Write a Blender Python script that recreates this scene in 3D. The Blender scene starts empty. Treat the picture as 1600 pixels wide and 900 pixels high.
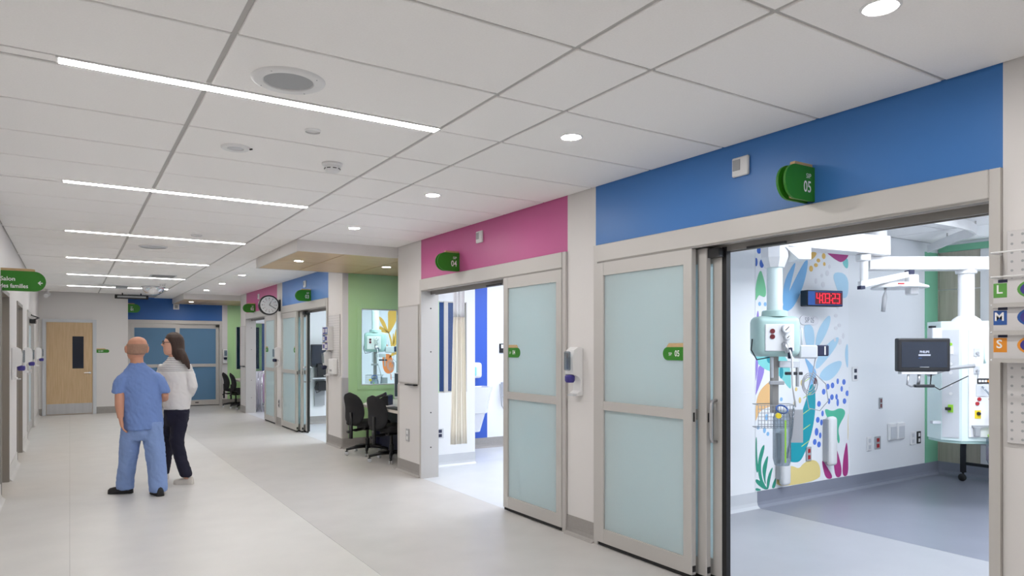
import bpy, bmesh, math, random
from mathutils import Vector, Matrix
random.seed(7)
SC = bpy.context.scene
COL = SC.collection
PI = math.pi

# ------------------------------------------------------------------ camera
cam_data = bpy.data.cameras.new('camera')
cam = bpy.data.objects.new('camera', cam_data)
COL.objects.link(cam)
YAW = math.atan(691.0 / 1085.0)               # corridor runs along +Y
cam.location = (0, 0, 1.5)
cam.rotation_euler = (PI / 2, 0, -YAW)
cam_data.sensor_width = 36.0
cam_data.lens = 36.0 * 1085.0 / 1600.0
cam_data.shift_y = (543.0 - 450.0) / 1600.0   # rising front of the lens
cam_data.clip_start = 0.05
SC.camera = cam

# ------------------------------------------------------------------ world, exposure
world = bpy.data.worlds.new('world')
SC.world = world
world.use_nodes = True
world.node_tree.nodes['Background'].inputs[0].default_value = (0.8, 0.88, 1.0, 1)
world.node_tree.nodes['Background'].inputs[1].default_value = 0.6
SC.view_settings.view_transform = 'Standard'
SC.view_settings.look = 'None'
SC.view_settings.gamma = 1.0
SC.view_settings.use_curve_mapping = False
SC.view_settings.exposure = 0.0
LINE_POWER = 38.5          # corridor line lights
SPOT_POWER = 300.0          # corridor downlights
ROOM_POWER = 16.0           # patient room ceiling panels

# ------------------------------------------------------------------ materials
def lin(c):
    c = c / 255.0
    return c / 12.92 if c <= 0.04045 else ((c + 0.055) / 1.055) ** 2.4
def rgb(*c):
    return tuple(lin(v) for v in c) + (1.0,)
M = {}
def mat(name, col, rough=0.5, metal=0.0, var=0.0, vscale=8.0, bump=0.0, bscale=60.0, stretch=None, spec=0.5, col2=None):
    m = bpy.data.materials.new(name)
    m.use_nodes = True
    nt = m.node_tree
    b = nt.nodes['Principled BSDF']
    b.inputs['Base Color'].default_value = rgb(*col)
    b.inputs['Roughness'].default_value = rough
    b.inputs['Metallic'].default_value = metal
    b.inputs['Specular IOR Level'].default_value = spec
    if var or bump or col2:
        tc = nt.nodes.new('ShaderNodeTexCoord')
        mp = nt.nodes.new('ShaderNodeMapping')
        nt.links.new(tc.outputs['Object'], mp.inputs[0])
        if stretch:
            mp.inputs['Scale'].default_value = stretch
    if var or col2:
        n = nt.nodes.new('ShaderNodeTexNoise')
        n.inputs['Scale'].default_value = vscale
        n.inputs['Detail'].default_value = 5
        nt.links.new(mp.outputs[0], n.inputs[0])
        r = nt.nodes.new('ShaderNodeValToRGB')
        c = rgb(*col)
        lo = rgb(*col2) if col2 else tuple(v * (1 - var) for v in c[:3]) + (1,)
        hi = c if col2 else tuple(min(1, v * (1 + var)) for v in c[:3]) + (1,)
        r.color_ramp.elements[0].color = lo
        r.color_ramp.elements[1].color = hi
        r.color_ramp.elements[0].position = 0.3
        r.color_ramp.elements[1].position = 0.7
        nt.links.new(n.outputs[0], r.inputs[0])
        nt.links.new(r.outputs[0], b.inputs['Base Color'])
    if bump:
        n2 = nt.nodes.new('ShaderNodeTexNoise')
        n2.inputs['Scale'].default_value = bscale
        n2.inputs['Detail'].default_value = 4
        nt.links.new(mp.outputs[0], n2.inputs[0])
        bp = nt.nodes.new('ShaderNodeBump')
        bp.inputs['Strength'].default_value = bump
        bp.inputs['Distance'].default_value = 0.01
        nt.links.new(n2.outputs[0], bp.inputs['Height'])
        nt.links.new(bp.outputs[0], b.inputs['Normal'])
    M[name] = m
    return m
def emat(name, col, power):
    m = bpy.data.materials.new(name)
    m.use_nodes = True
    nt = m.node_tree
    nt.nodes.clear()
    o = nt.nodes.new('ShaderNodeOutputMaterial')
    e = nt.nodes.new('ShaderNodeEmission')
    e.inputs[0].default_value = rgb(*col)
    e.inputs[1].default_value = power
    nt.links.new(e.outputs[0], o.inputs[0])
    M[name] = m
    return m
def glassmat(name, col, frosted=True, gloss=0.06, grough=0.12, trans=0.6):
    m = bpy.data.materials.new(name)
    m.use_nodes = True
    nt = m.node_tree
    nt.nodes.clear()
    o = nt.nodes.new('ShaderNodeOutputMaterial')
    g = nt.nodes.new('ShaderNodeBsdfGlossy')
    g.inputs['Roughness'].default_value = grough
    mix2 = nt.nodes.new('ShaderNodeMixShader')
    fr = nt.nodes.new('ShaderNodeLayerWeight')
    fr.inputs[0].default_value = 0.35
    mul = nt.nodes.new('ShaderNodeMath')
    mul.operation = 'MULTIPLY_ADD'
    mul.inputs[1].default_value = 0.35
    mul.inputs[2].default_value = gloss * 0.4
    nt.links.new(fr.outputs['Fresnel'], mul.inputs[0])
    nt.links.new(mul.outputs[0], mix2.inputs[0])
    if frosted:
        d = nt.nodes.new('ShaderNodeBsdfDiffuse')
        t = nt.nodes.new('ShaderNodeBsdfTranslucent')
        d.inputs[0].default_value = rgb(*col)
        t.inputs[0].default_value = rgb(*col)
        mix = nt.nodes.new('ShaderNodeMixShader')
        mix.inputs[0].default_value = trans
        nt.links.new(d.outputs[0], mix.inputs[1])
        nt.links.new(t.outputs[0], mix.inputs[2])
        body = mix.outputs[0]
    else:
        t = nt.nodes.new('ShaderNodeBsdfTransparent')
        t.inputs[0].default_value = rgb(*col)
        body = t.outputs[0]
    nt.links.new(body, mix2.inputs[1])
    nt.links.new(g.outputs[0], mix2.inputs[2])
    nt.links.new(mix2.outputs[0], o.inputs[0])
    M[name] = m
    return m

mat('wall_paint', (224, 221, 219), 0.55, bump=0.04, bscale=180)
mat('room_white', (236, 238, 240), 0.5)
mat('wall_sheet', (223, 220, 218), 0.4)
mat('tile_white', (252, 250, 248), 0.9, var=0.02, vscale=120, bump=0.15, bscale=400)
mat('grid_white', (190, 188, 186), 0.6)
mat('vinyl_light', (210, 208, 204), 0.36, var=0.035, vscale=3.0, bump=0.02, bscale=300)
mat('vinyl_grey', (196, 193, 190), 0.36, var=0.04, vscale=3.0, bump=0.02, bscale=300)
mat('vinyl_blue', (134, 138, 151), 0.32, var=0.04, vscale=3.0)
mat('vinyl_pale_shaded', (166, 168, 174), 0.36, var=0.03, vscale=3.0)  # pale room vinyl again, the shade on the near room floor put into its colour
mat('vinyl_pale', (205, 208, 212), 0.36, var=0.03, vscale=3.0)
mat('base_grey', (156, 152, 148), 0.5, var=0.04, vscale=40)
mat('aluminium', (198, 195, 191), 0.42, metal=0.25)
mat('aluminium_dark', (150, 147, 143), 0.45, metal=0.4)
mat('steel', (190, 190, 192), 0.3, metal=0.9, var=0.05, vscale=20, stretch=(1, 1, 0.05))
mat('chrome', (220, 220, 225), 0.08, metal=1.0)
mat('mirror', (235, 235, 238), 0.03, metal=1.0)
mat('black_rubber', (18, 18, 20), 0.6)
mat('black_plastic', (22, 22, 25), 0.4)
mat('black_fabric', (30, 30, 33), 0.9, bump=0.2, bscale=500)
mat('white_plastic', (232, 232, 232), 0.35)
mat('grey_plastic', (165, 167, 170), 0.4)
mat('pale_plastic', (205, 208, 212), 0.4)
glassmat('clear_plastic', (205, 214, 220), frosted=False, gloss=.3, grough=.1)
mat('mint_plastic', (176, 204, 198), 0.4)
mat('mint_pale', (222, 238, 236), 0.4)
mat('band_blue', (62, 122, 192), 0.4)
mat('band_blue_light', (92, 142, 210), 0.4)
mat('band_blue_deep', (46, 104, 178), 0.4)
mat('band_pink', (196, 92, 148), 0.4)
mat('green_paint', (184, 224, 164), 0.5)
mat('green_room', (130, 196, 160), 0.5)
mat('accent_blue', (52, 92, 190), 0.5)
mat('sign_green', (44, 128, 24), 0.4)
mat('sign_wood', (205, 172, 128), 0.5, var=0.1, vscale=20, stretch=(1, 1, 12))
mat('text_white', (245, 245, 245), 0.5)
mat('text_grey', (96, 106, 120), 0.5)
mat('door_wood', (212, 184, 146), 0.4, col2=(196, 166, 126), vscale=3.0, stretch=(14, 1, 0.8))
mat('soffit_wood', (226, 196, 148), 0.35, col2=(212, 178, 126), vscale=2.5, stretch=(1, 12, 1))
mat('room_wood', (186, 180, 164), 0.45, col2=(170, 163, 146), vscale=3, stretch=(1, 10, 0.8))
mat('purple', (66, 58, 140), 0.4)
mat('navy', (32, 36, 66), 0.6)
mat('red', (168, 36, 44), 0.4)
mat('red_dark', (110, 28, 34), 0.4)
mat('yellow', (232, 205, 40), 0.4)
mat('lime', (150, 205, 60), 0.4)
glassmat('curtain_cream', (255, 250, 238), gloss=0.0, grough=.9, trans=.45)
glassmat('curtain_mesh', (255, 255, 255), gloss=0.0, grough=.9, trans=.5)
mat('linen_pink', (225, 190, 225), 0.9, bump=0.2, bscale=30)
mat('desk_top', (216, 210, 200), 0.4)
mat('porcelain', (242, 243, 245), 0.15)
mat('screen_dark', (28, 36, 50), 0.15)
mat('screen_grey', (70, 86, 96), 0.12)
mat('mesh_black', (40, 42, 46), 0.5)
mat('skin_tan', (206, 150, 124), 0.55, var=0.04, vscale=10)
mat('skin_pale', (222, 172, 148), 0.55, var=0.03, vscale=10)
mat('skin_hair', (168, 132, 112), 0.7, var=0.08, vscale=60)
mat('scrub_top', (116, 144, 202), 0.85, var=0.05, vscale=9, bump=1.0, bscale=14, stretch=(1, 1, 0.35))
mat('scrub_pants', (132, 158, 208), 0.85, var=0.05, vscale=9, bump=1.0, bscale=14, stretch=(1, 1, 0.5))
mat('blouse', (232, 230, 228), 0.8, bump=0.4, bscale=10, stretch=(1, 1, 0.35))
def yoke_stripes(m, z0):
    nt = m.node_tree
    tc = nt.nodes.new('ShaderNodeTexCoord'); sp = nt.nodes.new('ShaderNodeSeparateXYZ')
    nt.links.new(tc.outputs['Object'], sp.inputs[0])
    def op(kind, a, v):
        n = nt.nodes.new('ShaderNodeMath'); n.operation = kind
        nt.links.new(a, n.inputs[0])
        if isinstance(v, (int, float)): n.inputs[1].default_value = v
        else: nt.links.new(v, n.inputs[1])
        return n.outputs[0]
    s = op('GREATER_THAN', op('SINE', op('MULTIPLY', sp.outputs[2], 330.0), 0), 0.45)
    f = op('MULTIPLY', s, op('GREATER_THAN', sp.outputs[2], z0))
    mx = nt.nodes.new('ShaderNodeMix'); mx.data_type = 'RGBA'
    nt.links.new(f, mx.inputs[0]); mx.inputs[6].default_value = rgb(232, 230, 228); mx.inputs[7].default_value = rgb(150, 148, 150)
    nt.links.new(mx.outputs[2], nt.nodes['Principled BSDF'].inputs['Base Color'])
yoke_stripes(M['blouse'], 1.24)
mat('blouse_line', (150, 148, 150), 0.8)
mat('trousers', (22, 22, 44), 0.85, bump=0.3, bscale=12)
mat('hair_brown', (62, 44, 36), 0.55, var=0.25, vscale=40, stretch=(6, 6, 0.4), bump=0.4, bscale=60)
mat('shoe_white', (212, 206, 198), 0.6)
mat('shoe_black', (28, 28, 31), 0.55)
mat('box_white', (214, 212, 212), 0.5)
mat('box_grey', (168, 164, 166), 0.5)
mat('label_green', (92, 158, 70), 0.5)
mat('label_blue', (44, 88, 160), 0.5)
mat('label_orange', (230, 146, 40), 0.5)
mat('clock_face', (238, 238, 236), 0.4)
for n, c in dict(ink_blue=(52, 100, 190), royal=(84, 122, 215), sky_blue=(140, 190, 230), amber=(232, 190, 100), sand=(232, 212, 140),
                 mist=(228, 228, 232), leaf=(120, 200, 150), violet=(150, 130, 210), aqua=(130, 212, 210), teal=(40, 150, 165),
                 tan=(235, 190, 130), brush=(130, 190, 238), pale=(178, 216, 238), deep_teal=(24, 160, 175), jade=(80, 190, 155),
                 fern=(46, 150, 125), berry=(176, 56, 130), gold=(236, 184, 70), orange=(238, 136, 60), vein=(190, 215, 120)).items():
    mat('print_' + n, c, 0.5)
mat('print_ground', (238, 240, 243), 0.5)
emat('line_glow', (255, 253, 251), LINE_POWER)
emat('spot_glow', (255, 251, 248), SPOT_POWER)
emat('soffit_glow', (255, 250, 244), 280.0)
emat('room_glow', (240, 246, 255), ROOM_POWER)
emat('led_red', (255, 40, 60), 3.0)
emat('screen_text', (220, 230, 255), 1.0)
emat('window_glow', (226, 238, 255), 2.2)
glassmat('frosted', (240, 252, 254), trans=0.6)
glassmat('frosted_blue_unlit', (120, 166, 204), trans=0.35)  # same door frosting, dark of the unlit room put into its blue
glassmat('clear_glass', (235, 244, 244), frosted=False, grough=0.02)
glassmat('teal_glass', (120, 190, 215), frosted=False, grough=0.02)

# ------------------------------------------------------------------ mesh building
OFF = {}
class MB:
    def __init__(self):
        self.v = []; self.f = []
    def add(self, vs, fs):
        k = len(self.v)
        self.v += [Vector(p) for p in vs]
        self.f += [tuple(i + k for i in f) for f in fs]
        return self
    def box(self, x0, x1, y0, y1, z0, z1, bev=0.0, seg=1):
        if x0 > x1: x0, x1 = x1, x0
        if y0 > y1: y0, y1 = y1, y0
        if z0 > z1: z0, z1 = z1, z0
        if bev <= 0:
            vs = [(x, y, z) for z in (z0, z1) for y in (y0, y1) for x in (x0, x1)]
            return self.add(vs, [(0, 2, 3, 1), (4, 5, 7, 6), (0, 1, 5, 4), (2, 6, 7, 3), (0, 4, 6, 2), (1, 3, 7, 5)])
        bm = bmesh.new()
        bmesh.ops.create_cube(bm, size=1)
        for v in bm.verts:
            v.co = Vector(((x0 + x1) / 2 + v.co.x * (x1 - x0), (y0 + y1) / 2 + v.co.y * (y1 - y0), (z0 + z1) / 2 + v.co.z * (z1 - z0)))
        b = min(bev, 0.49 * min(x1 - x0, y1 - y0, z1 - z0))
        bmesh.ops.bevel(bm, geom=list(bm.edges), offset=b, segments=seg, affect='EDGES', profile=0.5)
        self.bm(bm)
        return self
    def bm(self, bm, mtx=None):
        bm.verts.index_update()
        vs = [(mtx @ v.co) if mtx else v.co.copy() for v in bm.verts]
        fs = [tuple(v.index for v in f.verts) for f in bm.faces]
        bm.free()
        return self.add(vs, fs)
    def tube(self, pts, r, n=8, cap=True):
        pts = [Vector(p) for p in pts]
        rs = list(r) if isinstance(r, (list, tuple)) else [r] * len(pts)
        vs = []; fs = []
        up = None
        for i, p in enumerate(pts):
            t = (pts[min(i + 1, len(pts) - 1)] - pts[max(i - 1, 0)])
            t = t.normalized() if t.length > 1e-9 else Vector((0, 0, 1))
            if up is None:
                up = Vector((0, 0, 1)) if abs(t.z) < 0.9 else Vector((1, 0, 0))
            a = t.cross(up)
            if a.length < 1e-6: a = t.cross(Vector((1, 0.3, 0)))
            a.normalize(); b = a.cross(t).normalized(); up = b
            for k in range(n):
                w = 2 * PI * k / n
                vs.append(p + (a * math.cos(w) + b * math.sin(w)) * rs[i])
        for i in range(len(pts) - 1):
            for k in range(n):
                fs.append((i * n + k, i * n + (k + 1) % n, (i + 1) * n + (k + 1) % n, (i + 1) * n + k))
        if cap:
            fs.append(tuple(reversed(range(n)))); fs.append(tuple(range((len(pts) - 1) * n, len(pts) * n)))
        return self.add(vs, fs)
    def lathe(self, prof, c, axis=(0, 0, 1), n=20):
        c = Vector(c); ax = Vector(axis).normalized()
        a = ax.orthogonal().normalized(); b = ax.cross(a)
        vs = []; fs = []
        for (r, h) in prof:
            for k in range(n):
                w = 2 * PI * k / n
                vs.append(c + ax * h + (a * math.cos(w) + b * math.sin(w)) * max(r, 1e-5))
        for i in range(len(prof) - 1):
            for k in range(n):
                fs.append((i * n + k, i * n + (k + 1) % n, (i + 1) * n + (k + 1) % n, (i + 1) * n + k))
        fs.append(tuple(reversed(range(n)))); fs.append(tuple(range((len(prof) - 1) * n, len(prof) * n)))
        return self.add(vs, fs)
    def prism(self, poly, org, u, w, depth):
        """outline poly in the (u, w) plane at org, pushed by the vector depth"""
        org, u, w, depth = Vector(org), Vector(u), Vector(w), Vector(depth)
        n = len(poly)
        a = [org + u * p[0] + w * p[1] for p in poly]
        vs = a + [p + depth for p in a]
        fs = [tuple(range(n)), tuple(reversed(range(n, 2 * n)))]
        fs += [(i, i + n, (i + 1) % n + n, (i + 1) % n) for i in range(n)]
        return self.add(vs, fs)
    def rings(self, rs, n=20):
        """loft of horizontal ellipses (cx, cy, z, rx, ry)"""
        vs = []; fs = []
        for (cx, cy, z, rx, ry) in rs:
            for k in range(n):
                w = 2 * PI * k / n
                vs.append((cx + rx * math.cos(w), cy + ry * math.sin(w), z))
        for i in range(len(rs) - 1):
            for k in range(n):
                fs.append((i * n + k, i * n + (k + 1) % n, (i + 1) * n + (k + 1) % n, (i + 1) * n + k))
        fs.append(tuple(reversed(range(n)))); fs.append(tuple(range((len(rs) - 1) * n, len(rs) * n)))
        return self.add(vs, fs)
    def ball(self, c, r, n=12):
        c = Vector(c)
        r = r if isinstance(r, (tuple, list)) else (r, r, r)
        rs = []
        m = max(6, n // 2 + 2)
        for i in range(m + 1):
            t = PI * i / m
            rs.append((c.x, c.y, c.z - r[2] * math.cos(t), max(1e-4, r[0] * math.sin(t)), max(1e-4, r[1] * math.sin(t))))
        return self.rings(rs, n)
    def build(self, name, m, parent=None, smooth=False, local=False):
        off = OFF.get(parent, Vector((0, 0, 0))) if parent and not local else Vector((0, 0, 0))
        me = bpy.data.meshes.new(name)
        me.from_pydata([tuple(p - off) for p in self.v], [], self.f)
        bm = bmesh.new(); bm.from_mesh(me)
        bmesh.ops.recalc_face_normals(bm, faces=bm.faces)
        bm.to_mesh(me); bm.free()
        if smooth:
            for p in me.polygons: p.use_smooth = True
            if smooth is not True:
                me.set_sharp_from_angle(angle=math.radians(smooth))
        me.materials.append(M[m])
        o = bpy.data.objects.new(name, me)
        COL.objects.link(o)
        if parent:
            o.parent = parent
            OFF[o] = OFF.get(parent, Vector((0, 0, 0)))
        return o
def tag(o, label, cat, group=None, kind=None):
    o['label'] = label; o['category'] = cat
    if group: o['group'] = group
    if kind: o['kind'] = kind
    return o
def thing(name, label, cat, loc=(0, 0, 0), rz=0.0, group=None, kind=None):
    o = bpy.data.objects.new(name, None)
    COL.objects.link(o)
    o.location = loc; o.rotation_euler = (0, 0, rz)
    OFF[o] = Vector(loc)
    return tag(o, label, cat, group, kind)
def struct(name, label, cat, loc=(0, 0, 0)):
    return thing(name, label, cat, loc, kind='structure')
def copy_tree(o, parent=None):
    c = o.copy(); COL.objects.link(c)
    if parent: c.parent = parent
    for ch in list(o.children): copy_tree(ch, c)
    return c
def box(name, m, parent, *d, bev=0.0, seg=1):
    return MB().box(*d, bev=bev, seg=seg).build(name, m, parent)
def chaikin(pts, k=2):
    for _ in range(k):
        q = []
        for i in range(len(pts)):
            a, b = pts[i], pts[(i + 1) % len(pts)]
            q.append((a[0] * .75 + b[0] * .25, a[1] * .75 + b[1] * .25)); q.append((a[0] * .25 + b[0] * .75, a[1] * .25 + b[1] * .75))
        pts = q
    return pts
def lettering(s, size, m, parent, org, xd, yd, align='CENTER', name='lettering', depth=0.001, sx=1.0, bold=0.0):
    cu = bpy.data.curves.new('text', 'FONT')
    cu.body = s; cu.size = size; cu.align_x = align; cu.align_y = 'CENTER'; cu.offset = bold; cu.resolution_u = 3
    t = bpy.data.objects.new('text', cu); COL.objects.link(t)
    dg = bpy.context.evaluated_depsgraph_get(); dg.update()
    me = bpy.data.meshes.new_from_object(t.evaluated_get(dg))
    bpy.data.objects.remove(t); bpy.data.curves.remove(cu)
    xd = Vector(xd).normalized(); yd = Vector(yd).normalized(); org = Vector(org)
    off = OFF.get(parent, Vector((0, 0, 0)))
    for v in me.vertices:
        v.co = org + xd * v.co.x * sx + yd * v.co.y - off
    me.materials.clear(); me.materials.append(M[m])
    o = bpy.data.objects.new(name, me); COL.objects.link(o); o.parent = parent
    OFF[o] = off
    return o
def arc(cx, cy, r, a0, a1, n=8):
    return [(cx + r * math.cos(a0 + (a1 - a0) * i / n), cy + r * math.sin(a0 + (a1 - a0) * i / n)) for i in range(n + 1)]
XW = 3.41        # corridor face of the right wall
XB = 3.60        # room face of the right wall
XL = -0.58       # left wall
H = 2.73         # ceiling
XR = 8.74        # back of the patient rooms

# ================================================================== STRUCTURE
# ---- floor
fl = struct('floor', 'pale grey sheet vinyl floor with a darker grey band beside the rooms', 'floor')
box('subfloor', 'base_grey', fl, -1.2, 9.0, -4.2, 22.2, -0.12, -0.004)
def sheet(m, x0, x1, y0, y1):
    box('vinyl_sheet', m, fl, x0 + .001, x1 - .001, y0 + .001, y1 - .001, -0.004, 0.0)
sheet('vinyl_light', -1.2, 0.0, -4.2, 18.4)
sheet('vinyl_light', 0.0, 1.73, -4.2, 19.4)
sheet('vinyl_grey', 1.73, XW, -4.2, 19.4)
for a, b in ((7.9, 10.1), (17.3, 19.4)):
    sheet('vinyl_grey', XW, 4.5, a, b)
sheet('vinyl_pale_shaded', XW, 5.43, -0.4, 4.35)
sheet('vinyl_blue', 5.43, 8.9, -0.4, 4.35)
sheet('vinyl_pale', XW, 8.9, 4.35, 7.9)
sheet('vinyl_pale', 4.5, 8.9, 7.9, 10.1)
sheet('vinyl_pale', XW, 8.9, 10.1, 17.3)
sheet('vinyl_pale', 1.14, 8.9, 19.4, 22.2)

# ---- ceiling with its tiles
ce = struct('ceiling', 'white suspended tile ceiling with slim grid over corridor', 'ceiling')
box('ceiling_deck', 'grid_white', ce, -1.2, 9.0, -4.2, 22.2, H + .009, H + .12)
TILE = {}
def tile(x0, x1, y0, y1):
    gx, gy = .012, .009
    w, l = round(x1 - x0 - 2 * gx, 3), round(y1 - y0 - 2 * gy, 3)
    if (w, l) not in TILE:
        t = MB().box(-w / 2, w / 2, -l / 2, l / 2, 0, .012, bev=.003).build('ceiling_tile', 'tile_white', ce)
        TILE[(w, l)] = t
    else:
        t = TILE[(w, l)].copy(); COL.objects.link(t)
    t.location = ((x0 + x1) / 2, (y0 + y1) / 2, H)
LIGHT_Y = [3.55 + 2.56 * k for k in range(-2, 6)]
for ly in LIGHT_Y:
    box('slot_cover', 'tile_white', ce, XL, -0.05, ly - .035, ly + .035, H + .004, H + .012)
    for k in range(4):
        ya = ly + .05 + k * .615
        if ya > 18.0: break
        tile(XL, .546, ya, min(ya + .615, 18.4)); tile(.546, 1.76, ya, min(ya + .615, 19.38))
for k in range(-8, 25):
    ya = 3.55 + .64 * k
    if ya > 19.2: break
    tile(1.76, 2.18, ya, min(ya + .64, 19.38))
    if 7.7 < ya < 9.7 or 17.2 < ya < 19.3: continue
    tile(2.18, XW, ya, min(ya + .64, 19.38))
for i in range(5):
    for k in range(8):
        if -.3 + k * .6 < 4.2:
            tile(3.60 + i * 1.03, 3.60 + (i + 1) * 1.03, -.3 + k * .57, -.3 + (k + 1) * .57)

# ---- right wall: piers between the room fronts, coloured headers above
ROOMS = [(1.395, 4.155), (4.513, 7.30), (10.70, 13.49), (13.88, 16.67)]
PIERS = [(-4.2, 1.395), (4.155, 4.513), (7.30, 7.966), (10.036, 10.70), (13.49, 13.88), (16.67, 17.31)]
wr = struct('wall_right', 'off-white corridor wall broken by coloured bands over room doors', 'wall')
for a, b in PIERS:
    box('wall_section', 'wall_paint', wr, XW, XB, a, b, 0, H + .01)
    box('wall_sheet', 'wall_sheet', wr, XW - .004, XW, a + .006, b - .006, .15, 1.07)
for (a, b), m in zip(ROOMS, ('band_blue', 'band_pink', 'band_blue_light', 'band_pink')):
    box('header_panel', m, wr, XW, XB, a, b, 2.28, H + .008)
for y, s in ((7.966, -1), (10.036, 1), (17.31, -1)):
    MB().box(XW - .006, XW, y, y + s * .05, .15, 1.05).box(XW - .006, XW + .09, y, y - s * .005, .15, 1.05).build('corner_guard', 'aluminium', wr)
br = struct('baseboard_right', 'grey coved vinyl base along the piers of the right wall', 'baseboard')
def cove(parent, x, y0, y1, m='base_grey', s=-1):
    prof = [(0, .15), (s * .008, .15), (s * .009, .05), (s * .016, .022), (s * .034, .006), (s * .045, 0), (0, 0)]
    MB().prism(prof, (x, y0, 0), (1, 0, 0), (0, 0, 1), (0, y1 - y0, 0)).build('base_strip', m, parent)
def cove_y(parent, y, x0, x1, m='base_grey', s=-1):
    prof = [(0, .15), (s * .008, .15), (s * .009, .05), (s * .016, .022), (s * .034, .006), (s * .045, 0), (0, 0)]
    MB().prism(prof, (x0, y, 0), (0, 1, 0), (0, 0, 1), (x1 - x0, 0, 0)).build('base_strip', m, parent)
for a, b in PIERS:
    cove(br, XW, a, b)

# ---- left wall with recessed doors
wl = struct('wall_left', 'off-white left corridor wall with recessed door openings', 'wall')
LEFT_OPEN = [(8.5, 9.58), (11.02, 12.16), (13.55, 15.9)]
ya = -4.2
for a, b in LEFT_OPEN + [(18.4, 18.5)]:
    box('wall_section', 'wall_paint', wl, XL - .22, XL, ya, a, 0, H + .01)
    ya = b
for a, b in LEFT_OPEN:
    box('wall_section', 'wall_paint', wl, XL - .22, XL, a, b, 2.11, H + .008)
bl = struct('baseboard_left', 'pale coved vinyl base along the left corridor wall', 'baseboard')
for a, b in ((-4.2, 8.5), (9.58, 11.02), (12.16, 13.55), (15.9, 18.4)):
    cove(bl, XL, a, b, 'vinyl_light', 1)
for n, (a, b) in enumerate(LEFT_OPEN[:2]):
    d = struct('door_%d' % (6 + n), ['grey framed recessed door under the hanging family lounge sign', 'grey framed recessed door between two wall dispensers at left'][n], 'door', (XL - .1, (a + b) / 2, 0))
    for yy in ((a, a + .045), (b - .045, b)):
        box('door_jamb', 'aluminium_dark', d, XL - .21, XL + .012, yy[0] + .001, yy[1] - .001, 0, 2.105)
    box('door_head', 'aluminium_dark', d, XL - .21, XL + .012, a + .045, b - .045, 2.06, 2.105)
    lf = box('door_leaf', 'door_wood', d, XL - .20, XL - .155, a + .046, b - .046, .008, 2.058)
    MB().tube([(XL - .15, b - .12, 1.0), (XL - .10, b - .12, 1.0), (XL - .10, b - .24, 1.0)], .01).build('handle', 'steel', lf, True)
d = struct('door_8', 'glazed aluminium door with black closer far along left wall', 'door', (XL - .1, 14.7, 0))
a, b = LEFT_OPEN[2]
for yy in ((a, a + .06), (b - .06, b)):
    box('door_jamb', 'aluminium', d, XL - .15, XL + .015, yy[0] + .001, yy[1] - .001, 0, 2.105)
box('door_head', 'aluminium', d, XL - .15, XL + .015, a + .06, b - .06, 2.0, 2.105)
for k in range(2):
    y0, y1 = a + .062 + k * 1.114, a + .062 + (k + 1) * 1.112
    m = MB()
    for q in ((y0, y0 + .07, .02, 1.998), (y1 - .07, y1, .02, 1.998), (y0 + .07, y1 - .07, .02, .16), (y0 + .07, y1 - .07, 1.9, 1.998), (y0 + .07, y1 - .07, 1.03, 1.1)):
        m.box(XL - .06, XL - .02, *q)
    lf = m.build('door_leaf', 'aluminium', d)
    box('glass', 'frosted', lf, XL - .045, XL - .035, y0 + .07, y1 - .07, .16, 1.03)
    box('glass', 'frosted', lf, XL - .045, XL - .035, y0 + .07, y1 - .07, 1.1, 1.9)
m = MB().box(XL - .02, XL + .07, 14.9, 15.3, 1.93, 2.0, bev=.01).tube([(XL + .04, 15.1, 2.0), (XL + .12, 14.8, 2.02), (XL + .02, 14.55, 2.06)], .012)
m.build('door_closer', 'black_plastic', d)

# ---- end wall with the timber door
we = struct('wall_end', 'off-white wall closing the corridor around the timber door', 'wall')
box('wall_section', 'wall_paint', we, XL - .22, 1.14, 18.4, 19.5, 0, H + .01)
be = struct('baseboard_end', 'grey coved vinyl base beside the timber door', 'baseboard')
cove_y(be, 18.4, XL, -.515); cove_y(be, 18.4, .508, 1.14)
d = struct('door_9', 'light timber door with narrow dark window and steel kick plate', 'door', (0, 18.4, 0))
MB().box(-.512, -.44, 18.36, 18.4, 0, 2.13).box(.44, .512, 18.36, 18.4, 0, 2.13).box(-.44, .44, 18.36, 18.4, 2.063, 2.13).build('door_frame', 'pale_plastic', d)
lf = MB().box(-.436, .436, 18.375, 18.399, .012, 2.06).build('door_leaf', 'door_wood', d)
box('window_pane', 'screen_dark', lf, .05, .265, 18.37, 18.376, 1.03, 1.75)
box('kick_plate', 'steel', lf, -.43, .43, 18.371, 18.376, .02, .25)
MB().tube([(.385, 18.375, .93), (.385, 18.325, .93), (.27, 18.325, .93)], .011).lathe([(.028, 0), (.028, .012)], (.385, 18.375, .93), (0, -1, 0), 14).build('lever_handle', 'steel', lf, 40)

# ---- far room front, pilaster and alcove flank
wf = struct('wall_far', 'far wall with blue header over closed sliding doors and green flank', 'wall')
box('header_panel', 'band_blue_deep', wf, 1.14, 3.36, 19.38, 19.52, 2.19, H + .008)
box('wall_section', 'wall_paint', wf, 3.36, 3.49, 19.38, 19.52, 0, H + .008)
MB().box(3.49, 3.70, 19.38, 19.5, 0, H + .008).box(4.30, 4.5, 19.38, 19.5, 0, H + .008).box(3.70, 4.30, 19.38, 19.5, 0, .92).box(3.70, 4.30, 19.38, 19.5, 2.04, H + .008).build('wall_section', 'green_paint', wf)
cove_y(wf, 19.38, 3.36, 4.36)
MB().box(1.14, 8.9, 22.1, 22.2, 0, H).box(8.8, 8.9, 19.5, 22.1, 0, H).box(1.05, 1.14, 19.5, 22.2, 0, H).build('wall_section', 'room_white', wf)
w = struct('window_1', 'dark interior window in the far green flank wall', 'window', (4.0, 19.4, .92))
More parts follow.
